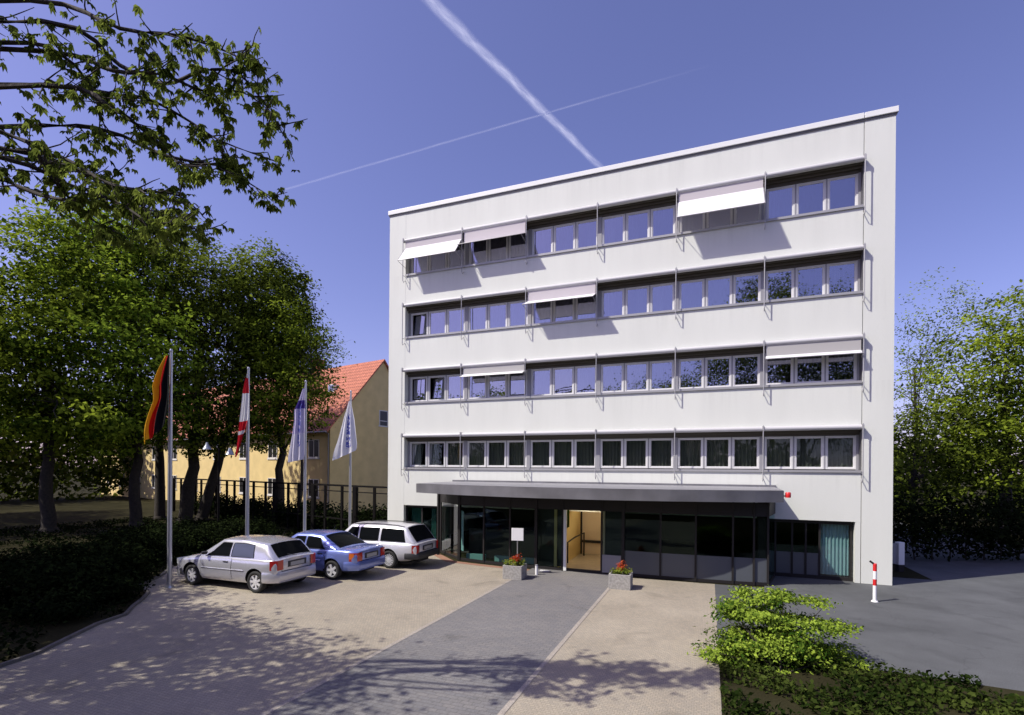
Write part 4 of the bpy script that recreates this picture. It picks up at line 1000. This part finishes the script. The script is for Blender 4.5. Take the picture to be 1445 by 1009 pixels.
# ------------------------------------------------------------------ cars
def pw(tab, x):
    xs = [t_[0] for t_ in tab]; ys = [t_[1] for t_ in tab]
    return float(np.interp(x, xs, ys))
def smoothpw(tab, x, w_=.05):
    return sum(pw(tab, x+d*w_)*k for d, k in ((-1.5, .12), (-.75, .22), (0, .32), (.75, .22), (1.5, .12)))
def car(sp, label, loc, rz):
    """local x forward; origin on the ground midway between the axles"""
    T = empty(sp['name'], label, 'car', loc, rz, 'cars parked in front of the flagpoles')
    paint = sp['paint']; hw = sp['W']/2; xf, xr = sp['xf'], sp['xr']; wb = sp['wb']; R = sp['R']
    deck, zb = sp['deck'], sp['zb']
    def hwid(x):
        t = max(0, (x-(xf-.75))/.75) if x > xf-.75 else max(0, ((xr+.55)-x)/.55)
        return hw*(1 - (.19 if x > 0 else .12)*t**2.6)
    SEC = [(.0, 'b', .0), (.74, 'b', .0), (.90, 'b', .05), (.972, 'b', .16), (.992, 'm', .42), (1.0, 'm', .62), (.985, 'm', .80), (.955, 't', -.035), (.915, 't', -.006), (.80, 't', .012), (.5, 't', .028), (0, 't', .036)]
    def sec(x, zshift=1.0):
        w_ = hwid(x); b0, t0 = smoothpw(zb, x), smoothpw(deck, x)
        out = []
        for f, k, d in SEC:
            z = b0 + d if k == 'b' else (t0 + d if k == 't' else b0 + (t0-b0)*d)
            out.append((x, w_*f, z))
        return out
    xs = sorted(set([xr + .0] + list(np.linspace(xr+.03, xf-.03, 46)) + [xf]))
    body = MB(); n = len(SEC); rings = []
    for i, x in enumerate(xs):
        s = sec(x)
        if i in (0, len(xs)-1):
            cz = sum(p[2] for p in s)/n
            s = [(x, p[1]*.97, cz + (p[2]-cz)*.93) for p in s]
        elif i in (1, len(xs)-2):
            pass
        ring = s + [(p[0], -p[1], p[2]) for p in s[-2:0:-1]]
        rings.append(ring)
    m_ = len(rings[0]); vs = [p for r_ in rings for p in r_]
    fs = [(i*m_+k, i*m_+(k+1) % m_, (i+1)*m_+(k+1) % m_, (i+1)*m_+k) for i in range(len(xs)-1) for k in range(m_)]
    fs += [tuple(range(m_-1, -1, -1)), tuple((len(xs)-1)*m_+k for k in range(m_))]
    body.add(vs, fs)
    me = body.mesh('body'); bm = bmesh.new(); bm.from_mesh(me); bmesh.ops.recalc_face_normals(bm, faces=bm.faces); bm.to_mesh(me); bm.free()
    me.materials.append(M[paint]); me.materials.append(M['black'])
    bo = bpy.data.objects.new('body', me); COL.objects.link(bo)
    cut = MB()
    for ax in (wb/2, -wb/2):
        for sg in (-1, 1):
            o_ = len(cut.v)
            cut.lathe([(0, -.2), (R+.065, -.2), (R+.065, .2), (0, .2)], (ax, sg*(hw-.02), R+.02), 28, 'y')
    cme = cut.mesh('cut'); bm = bmesh.new(); bm.from_mesh(cme); bmesh.ops.remove_doubles(bm, verts=bm.verts, dist=1e-5); bmesh.ops.recalc_face_normals(bm, faces=bm.faces); bm.to_mesh(cme); bm.free()
    cme.materials.append(M['black'])
    co_ = bpy.data.objects.new('cut', cme); COL.objects.link(co_)
    md = bo.modifiers.new('arch', 'BOOLEAN'); md.object = co_; md.operation = 'DIFFERENCE'; md.solver = 'EXACT'
    try: md.material_mode = 'TRANSFER'
    except Exception: pass
    dg = bpy.context.evaluated_depsgraph_get(); dg.update()
    new = bpy.data.meshes.new_from_object(bo.evaluated_get(dg))
    bpy.data.objects.remove(co_); bo.modifiers.clear(); bo.data = new
    new.shade_smooth(); new.set_sharp_from_angle(angle=math.radians(38)); bo.parent = T
    # greenhouse
    wsb, wst, rwt, rwb = sp['wsb'], sp['wst'], sp['rwt'], sp['rwb']; zr = sp['roof']
    def zroof(x): return pw([(rwb, pw(deck, rwb)+.0), (rwt, zr-sp.get('rdrop', .035)), ((rwt+wst)/2 - .1, zr), (wst, zr-.02), (wsb, pw(deck, wsb)+.0)], x)
    def belt(x): return smoothpw(deck, x) - .012
    def yb(x): return hwid(x)*.925
    def yr(x):
        f = pw([(rwb, .90), (rwt, .755), (wst, .745), (wsb, .90)], x); return hwid(x)*f
    def side(x, t, o_=0.0):
        z0, z1 = belt(x), zroof(x)-.045; y0, y1 = yb(x), yr(x)
        bul = .022*math.sin(PI*min(1, max(0, t)))
        return (x, y0+(y1-y0)*t + bul + o_, z0+(z1-z0)*t + o_*.3)
    def top(x, v, o_=0.0):
        y = (yr(x)-.035)*v; return (x, y, zroof(x) - .012 + .045*(1-v*v) + o_)
    gx = list(np.linspace(rwb, rwt, 7)) + list(np.linspace(rwt, wst, 10))[1:] + list(np.linspace(wst, wsb, 7))[1:]
    gh = MB(); rings = []
    for x in gx:
        h = [side(x, t) for t in (-.12, .2, .4, .6, .8, 1.0)] + [top(x, 1), top(x, .75), top(x, .4), top(x, 0)]
        rings.append(h + [(p[0], -p[1], p[2]) for p in h[-2::-1]])
    m_ = len(rings[0])
    gh.add([p for r_ in rings for p in r_], [(i*m_+k, i*m_+k+1, (i+1)*m_+k+1, (i+1)*m_+k) for i in range(len(gx)-1) for k in range(m_-1)])
    gh.build('cabin', paint, T, smooth=36, recalc=True)
    # glass
    def slope_pt(xa, xb, u, v, o_):
        x = xa+(xb-xa)*u; p = top(x, v); 
        nx = 1 if xb > xa else -1
        return (p[0]+nx*o_*.7, p[1], p[2]+o_)
    g_ = MB(); g_.grid(lambda u, v: slope_pt(wst, wsb, .06+.86*u, -.93+1.86*v, .007), 8, 10); g_.build('windscreen', 'car_glass', T, smooth=60)
    ru0, ru1 = sp.get('rwin', (.08, .9))
    g_ = MB(); g_.grid(lambda u, v: slope_pt(rwt, rwb, ru0+(ru1-ru0)*u, -.90+1.80*v, .008), 8, 10); g_.build('rear_window', 'car_glass', T, smooth=60)
    for x0b, x0t, x1b, x1t, gm in sp['side_windows']:
        for sg in (1, -1):
            g_ = MB()
            def P(u, v):
                t = .07 + .83*v; xb_, xt_ = x0b + (x1b-x0b)*u, x0t + (x1t-x0t)*u
                x = xb_ + (xt_-xb_)*v; p = side(x, t, .005); return (p[0], p[1]*sg, p[2])
            g_.grid(P, 8, 6); sw_ = g_.build('side_window', gm, T, smooth=60)
            e = MB(); bd = [P(u, 0) for u in np.linspace(0, 1, 7)] + [P(1, v) for v in np.linspace(0, 1, 5)[1:]] + [P(u, 1) for u in np.linspace(1, 0, 7)[1:]] + [P(0, v) for v in np.linspace(1, 0, 5)[1:]]
            e.tube(bd, .011, 5); e.build('seal', 'black', sw_)
    # body side panels: doors
    def bside(x, k, o_):
        s = sec(x); i = int(k); f = k-i; p, q = Vector(s[i]), Vector(s[min(i+1, len(s)-1)]); r_ = p.lerp(q, f); return (r_.x, r_.y+o_, r_.z)
    for xa, xb, hx in sp['doors']:
        for sg in (1, -1):
            d = MB(); d.grid(lambda u, v: (lambda p: (p[0], p[1]*sg, p[2]))(bside(xa+(xb-xa)*u, 2.7+4.7*v, .006)), 8, 8)
            do = d.build('door', paint, T, smooth=50)
            h = MB(); p = bside(hx, 6.2, .012); h.box(hx-.09, hx+.09, p[1]*sg-.014, p[1]*sg+.014, p[2]-.016, p[2]+.016); h.build('handle', sp.get('handle', 'trim'), do, bevel=.006)
            for xx in (xa, xb):
                e = MB(); e.tube([(lambda p: (p[0], p[1]*sg, p[2]))(bside(xx, 2.7+4.5*v/8, .003)) for v in range(9)], .006, 5); e.build('seam', 'black', do)
        # side moulding strip
    for sg in (1, -1):
        mo = MB(); mo.tube([(lambda p: (p[0], p[1]*sg, p[2]))(bside(x, 4.6, .004)) for x in np.linspace(-wb/2+R+.12, wb/2-R-.12, 12)], .017, 6); mo.build('moulding', sp.get('mould', paint), T, smooth=60)
        mi = MB(); mx_ = wsb-.42; y_ = yb(mx_)+.10
        mi.lathe([(0, -.05), (.06, -.045), (.085, 0), (.075, .05), (0, .06)], (0, 0, 0), 12)
        me_ = mi.build('mirror', sp.get('mirror', 'trim'), T, smooth=50); me_.scale = (.75, 1.15, .85); me_.location = (mx_, sg*y_, pw(deck, mx_)+.09)
    # bumpers
    def bump(name, xe, sgn, m, z0, z1, wrap):
        b = MB(); path = []
        w0 = hwid(xe - sgn*wrap)
        path = [(xe-sgn*wrap, w0+.012), (xe-sgn*.22, hwid(xe-sgn*.22)+.016), (xe-sgn*.05, hwid(xe)*.985), (xe+sgn*.035, hwid(xe)*.90), (xe+sgn*.065, hwid(xe)*.5), (xe+sgn*.07, 0)]
        path = path + [(x, -y) for x, y in path[-2::-1]]
        prof = [(-.05, z0), (.0, z0+.01), (.022, z0+.06), (.022, z1-.05), (.0, z1), (-.06, z1+.01)]
        rings = []
        for i, (x, y) in enumerate(path):
            a, c_ = Vector(path[max(i-1, 0)]), Vector(path[min(i+1, len(path)-1)]); d = (c_-a).normalized(); nr = Vector((-d.y, d.x))*(-1 if sgn < 0 else 1)
            if nr.dot(Vector((sgn*1.0, y*2))) < 0: nr = -nr
            rings.append([(x+nr.x*o_, y+nr.y*o_, z) for o_, z in prof])
        k = len(prof)
        b.add([p for r_ in rings for p in r_], [(i*k+j, i*k+j+1, (i+1)*k+j+1, (i+1)*k+j) for i in range(len(path)-1) for j in range(k-1)])
        return b.build(name, m, T, smooth=40, recalc=True)
    bump('rear_bumper', xr, -1, sp['bump'], sp['zbump'][0], sp['zbump'][1], .40)
    bump('front_bumper', xf, 1, sp['bump'], .20, .50, .42)
    # lights
    lx, ly0, ly1, lz0, lz1 = sp['tail']
    for sg in (1, -1):
        tl = MB()
        def tp(u, v):
            z = lz0+(lz1-lz0)*v
            if u < .45:   # along the side towards the rear corner
                q = u/.45; x = xr+lx*(1-q)+.03; return (x, sg*(hwid(x)*.992+.014 - .03*q), z)
            q = (u-.45)/.55
            return (xr-.012-.006*math.sin(PI*q), sg*(hwid(xr)*.975-.0 + (ly1-hwid(xr)*.975)*q), z)
        tl.grid(tp, 14, 4); t_ = tl.build('tail_light', 'tail_red', T, smooth=50)
        if sp.get('orange'):
            tl2 = MB(); tl2.grid(lambda u, v: (lambda p: (p[0]-.004, p[1]+sg*.004, p[2]))(tp(.02+.30*u if sp['orange'] == 'side' else .5+.4*u, (.05+.5*v) if sp['orange'] != 'side' else .25+.7*v)), 6, 3); tl2.build('indicator', 'tail_orange', t_, smooth=60)
        hl = MB()
        def hp(u, v):
            z = .58+.15*v
            if u < .5: x = xf-.28*(1-u/.5); return (x+.01, sg*(hwid(x)*.975+.006), z)
            return (xf+.014, sg*(hwid(xf)*.96+( .36-hwid(xf)*.96)*((u-.5)/.5)), z)
        hl.grid(hp, 10, 3); hl.build('headlight', 'lamp_glass', T, smooth=50)
    zt_ = pw(deck, xr) - .02; zl_ = sp['zbump'][1] + .015
    for sg in (1, -1):
        e = MB(); yy = lambda z: sg*hwid(xr)*.74
        e.tube([(xr-.004, yy(z), z) for z in np.linspace(zl_, zt_, 5)], .007, 5); e.build('seam', 'black', T)
    e = MB(); e.tube([(xr-.006, y, zl_) for y in np.linspace(-hwid(xr)*.74, hwid(xr)*.74, 9)], .008, 5); e.build('seam', 'black', T)
    e = MB(); e.tube([(rwt+.12, 0, zr+.03), (rwt+.02, 0, zr+.22)], .006, 5); e.build('aerial', 'black', T)
    pz = sp['plate']; b = MB(); b.box(xr-.022-sp.get('plo', 0), xr-.010, -.26, .26, pz, pz+.11); b.build('number_plate', 'plate', T)
    b = MB(); b.box(xr-.02, xr-.006, -.34, .34, pz-.02, pz+.15) ; b.build('plate_recess', 'trim', T)
    # seats and dash inside would not show through the dark glass; under-body pan keeps light out
    b = MB(); b.box(xr+.3, xf-.3, -hw*.66, hw*.66, .17, .24); b.build('underbody', 'black', T)
    # wheels
    ty = MB(); ty.lathe([(R*.66, -.09), (R*.93, -.095), (R*.99, -.075), (R, -.04), (R, .04), (R*.99, .075), (R*.93, .095), (R*.66, .09), (R*.64, 0.02)], (0, 0, 0), 32, 'y')
    tme = ty.mesh('wheel'); tme.materials.append(M['rubber']); tme.shade_smooth()
    rm = MB()
    rm.lathe([(R*.665, .06), (R*.67, .085), (R*.62, .080), (R*.58, .03), (R*.15, .02), (0, .02)], (0, 0, 0), 32, 'y')
    nsp = sp['spokes']
    for k in range(nsp):
        a = 2*PI*k/nsp + .2; ca, sa = math.cos(a), math.sin(a)
        rm.bar((ca*R*.12, .062, sa*R*.12), (ca*R*.62, .070, sa*R*.62), sp['spw']*R, .03, up=(0, 1, 0))
    rm.lathe([(R*.17, .03), (R*.16, .082), (0, .086)], (0, 0, 0), 16, 'y')
    rme = rm.mesh('rim'); rme.materials.append(M['rim'])
    dm = MB(); dm.lathe([(R*.575, .034), (R*.2, .034)], (0, 0, 0), 24, 'y'); dme = dm.mesh('brake'); dme.materials.append(M['trim'])
    for ax in (wb/2, -wb/2):
        for sg in (1, -1):
            w_ = link('wheel', tme, None, T); w_.location = (ax, sg*(hw-.115), R); w_.rotation_euler = (0, random.random()*6, 0 if sg > 0 else PI)
            link('rim', rme, None, w_); link('brake_disc', dme, None, w_)
    for ex in sp.get('extras', []): ex(T, sp, side, top, sec)
    return T

hatch = dict(name='parked_car', paint='silver_paint', W=1.735, xf=2.10, xr=-1.95, wb=2.51, R=.305,
    deck=[(-1.95, .93), (-1.85, .955), (-1.2, .95), (.0, .93), (.75, .92), (1.0, .91), (1.5, .84), (1.85, .74), (2.02, .64), (2.10, .50)],
    zb=[(-1.95, .36), (-1.65, .25), (-1.3, .2), (1.3, .19), (1.9, .2), (2.1, .28)],
    wsb=1.06, wst=.20, rwt=-1.50, rwb=-1.91, roof=1.43, rdrop=.085,
    side_windows=[(.72, .14, -.22, -.22, 'car_glass'), (-.30, -.30, -1.16, -1.08, 'car_glass_light')],
    doors=[(-.36, .86, -.14)], bump='silver_paint', zbump=(.30, .60), tail=(.14, 0, .52, .66, .93), plate=.72, spokes=7, spw=.20, rwin=(.05, .88))
def wiper(T, sp, side, top, sec):
    b = MB(); b.tube([(sp['rwb']-.02, 0, pw(sp['deck'], sp['rwb'])+.06), (sp['rwb']-.00, .32, pw(sp['deck'], sp['rwb'])+.12)], .01, 6); b.build('wiper', 'trim', T)
def roof_rails(T, sp, side, top, sec):
    for sg in (1, -1):
        b = MB(); xs = np.linspace(sp['rwt']+.1, sp['wst']-.1, 8)
        b.tube([(x, sg*top(x, .9)[1], top(x, .9)[2]+(.035 if 0 < i < 7 else .0)) for i, x in enumerate(xs)], .016, 6); b.build('roof_rail', 'trim', T, smooth=60)
hatch['extras'] = [wiper]
saloon = dict(name='parked_car', paint='blue_paint', W=1.70, xf=2.12, xr=-2.20, wb=2.60, R=.300,
    deck=[(-2.20, .90), (-2.05, .945), (-1.5, .95), (-.9, .93), (.0, .91), (.8, .90), (1.05, .88), (1.6, .80), (1.95, .68), (2.12, .52)],
    zb=[(-2.2, .38), (-1.8, .26), (-1.3, .2), (1.3, .19), (1.9, .2), (2.12, .28)],
    wsb=1.10, wst=.30, rwt=-.78, rwb=-1.55, roof=1.39,
    side_windows=[(.78, .20, -.15, -.15, 'car_glass'), (-.24, -.24, -1.02, -.74, 'car_glass')],
    doors=[(-.18, .92, -.02), (-1.05, -.20, -.86)], bump='blue_paint', zbump=(.32, .60), tail=(.20, 0, .48, .62, .88), orange='side', plate=.68, spokes=5, spw=.26, rwin=(.06, .9))
estate = dict(name='parked_car', paint='white_car', W=1.74, xf=2.05, xr=-2.48, wb=2.80, R=.312,
    deck=[(-2.48, .88), (-2.35, .93), (-1.2, .93), (.0, .915), (.8, .90), (1.05, .885), (1.6, .83), (1.95, .74), (2.05, .60)],
    zb=[(-2.48, .40), (-2.1, .28), (-1.3, .2), (1.3, .19), (1.9, .2), (2.05, .28)],
    wsb=1.00, wst=.36, rwt=-1.98, rwb=-2.44, roof=1.49,
    side_windows=[(.74, .28, -.02, -.02, 'car_glass'), (-.11, -.11, -.92, -.92, 'car_glass'), (-1.03, -1.03, -2.06, -1.92, 'car_glass')],
    doors=[(-.06, .90, .12), (-.98, -.08, -.80)], bump='trim', zbump=(.36, .58), tail=(.12, 0, .60, .58, .86), plate=.66, spokes=15, spw=.09, rwin=(.05, .9), extras=[roof_rails])
car(hatch, 'silver three door hatchback, nearest of the three parked cars', (-13.075, 10.72+.80, 0), math.radians(180))
car(saloon, 'blue four door saloon between the silver hatchback and the white estate', (-12.37, 12.92+.78, 0), math.radians(180.5))
car(estate, 'white estate car with roof rails, farthest of the three parked cars', (-11.90, 15.18+.80, 0), math.radians(180))

# ------------------------------------------------------------------ vapour trails
def trail(label, a, b_, w0, w1, dens, seed):
    a, b_ = Vector(a), Vector(b_); d = (b_-a); s = Vector((-d.y, d.x, 0)).normalized()
    n = 120; vs, st = [], []
    for i in range(n+1):
        t = i/n; p = a.lerp(b_, t); w_ = w0+(w1-w0)*t
        for k in range(9):
            u = k/8*2-1
            vs.append(p + s*(u*w_*(1+.06*math.sin(t*40+seed)) + w_*.06*math.sin(t*23+seed*3) + w_*.03*math.sin(t*67))); st.append((u, t, 0))
    fs = [(i*9+k, i*9+k+1, (i+1)*9+k+1, (i+1)*9+k) for i in range(n) for k in range(8)]
    me = bpy.data.meshes.new('vapour_trail'); me.from_pydata([tuple(v) for v in vs], [], fs); me.update()
    at_ = me.attributes.new('st', 'FLOAT_VECTOR', 'POINT'); at_.data.foreach_set('vector', np.array(st, dtype=np.float32).reshape(-1))
    m, nt, bs = node_mat('vapour_%d' % seed); N = nt.nodes; L = nt.links; N.remove(bs)
    A = N.new('ShaderNodeAttribute'); A.attribute_name = 'st'; sp = N.new('ShaderNodeSeparateXYZ'); L.new(A.outputs['Vector'], sp.inputs[0])
    ab = N.new('ShaderNodeMath'); ab.operation = 'ABSOLUTE'; L.new(sp.outputs[0], ab.inputs[0])
    r = N.new('ShaderNodeMapRange'); r.interpolation_type = 'SMOOTHSTEP'; r.inputs[1].default_value = .05; r.inputs[2].default_value = .95; r.inputs[3].default_value = dens; r.inputs[4].default_value = 0; L.new(ab.outputs[0], r.inputs[0])
    mp = N.new('ShaderNodeMapping'); mp.inputs['Scale'].default_value = (1.6, 16, 1); L.new(A.outputs['Vector'], mp.inputs[0])
    nz = N.new('ShaderNodeTexNoise'); nz.inputs['Scale'].default_value = 1.3; nz.inputs['Detail'].default_value = 5; L.new(mp.outputs[0], nz.inputs['Vector'])
    r2 = N.new('ShaderNodeMapRange'); r2.inputs[1].default_value = .3; r2.inputs[2].default_value = .7; r2.inputs[3].default_value = .45; r2.inputs[4].default_value = 1.15; L.new(nz.outputs[0], r2.inputs[0])
    r3 = N.new('ShaderNodeMapRange'); r3.inputs[1].default_value = 1; r3.inputs[2].default_value = .70; r3.inputs[3].default_value = 0; r3.inputs[4].default_value = 1; L.new(sp.outputs[1], r3.inputs[0])
    m1 = N.new('ShaderNodeMath'); m1.operation = 'MULTIPLY'; L.new(r.outputs[0], m1.inputs[0]); L.new(r2.outputs[0], m1.inputs[1])
    m2 = N.new('ShaderNodeMath'); m2.operation = 'MULTIPLY'; L.new(m1.outputs[0], m2.inputs[0]); L.new(r3.outputs[0], m2.inputs[1])
    tl = N.new('ShaderNodeBsdfTranslucent'); tl.inputs[0].default_value = (.55, .58, .66, 1); tr = N.new('ShaderNodeBsdfTransparent'); mx = N.new('ShaderNodeMixShader')
    L.new(m2.outputs[0], mx.inputs[0]); L.new(tr.outputs[0], mx.inputs[1]); L.new(tl.outputs[0], mx.inputs[2]); L.new(mx.outputs[0], N['Material Output'].inputs[0])
    o = link('vapour_trail', me, m); tag(o, label, 'vapour trail'); return o
zt = 1500
pA, pB = on_z(560, -45, zt), on_z(880, 268, zt)
trail('broad white vapour trail running down to the roof edge', pA, pB, 36, 24, .46, 1)
pA, pB = on_z(400, 268, zt), on_z(1010, 90, zt)
trail('faint thin vapour trail crossing the broad one', pA, pB, 13, 8, .17, 2)

# ------------------------------------------------------------------ light, sky, camera
sun_to = Vector((-.698, -.595, 1.05)).normalized()
W = bpy.data.worlds.new('World'); S.world = W; W.use_nodes = True
nt = W.node_tree; N = nt.nodes; L = nt.links
sky = N.new('ShaderNodeTexSky'); sky.sky_type = 'NISHITA'; sky.sun_disc = False
sky.sun_elevation = math.asin(sun_to.z); sky.sun_rotation = math.atan2(sun_to.x, sun_to.y)
sky.air_density = 1.0; sky.dust_density = 1.3; sky.ozone_density = 3.0; sky.altitude = 100
gm = N.new('ShaderNodeMix'); gm.data_type = 'RGBA'; gm.blend_type = 'MULTIPLY'; gm.inputs['Factor'].default_value = 1; gm.inputs['B'].default_value = (1.24, .945, 1.27, 1)
L.new(sky.outputs[0], gm.inputs['A']); L.new(gm.outputs['Result'], N['Background'].inputs[0]); N['Background'].inputs[1].default_value = .136
sl = bpy.data.lights.new('sun', 'SUN'); sl.energy = 5.5; sl.angle = math.radians(.53); sl.color = (1, .945, .84)
so = bpy.data.objects.new('sun', sl); COL.objects.link(so); so.rotation_euler = sun_to.to_track_quat('Z', 'Y').to_euler(); so.location = (-20, -20, 40)
cam = bpy.data.cameras.new('camera'); cam.sensor_fit = 'HORIZONTAL'; cam.sensor_width = 36; cam.lens = F/1445*36
cam.shift_x = -(CX-722.5)/1445; cam.shift_y = (CY-504.5)/1445; cam.clip_end = 20000; cam.clip_start = .05
co = bpy.data.objects.new('camera', cam); COL.objects.link(co)
co.matrix_world = Matrix.Translation((0, 0, HC)) @ Matrix.Rotation(YAW, 4, 'Z') @ Matrix.Rotation(PI/2, 4, 'X') @ Matrix.Rotation(ROLL, 4, 'Z')
S.camera = co
S.view_settings.view_transform = 'Standard'; S.view_settings.look = 'None'; S.view_settings.exposure = 0; S.view_settings.gamma = 1
S.cycles.max_bounces = 6; S.cycles.transparent_max_bounces = 12; S.cycles.diffuse_bounces = 3; S.cycles.glossy_bounces = 3
S.cycles.sample_clamp_indirect = 6; S.cycles.use_denoising = True
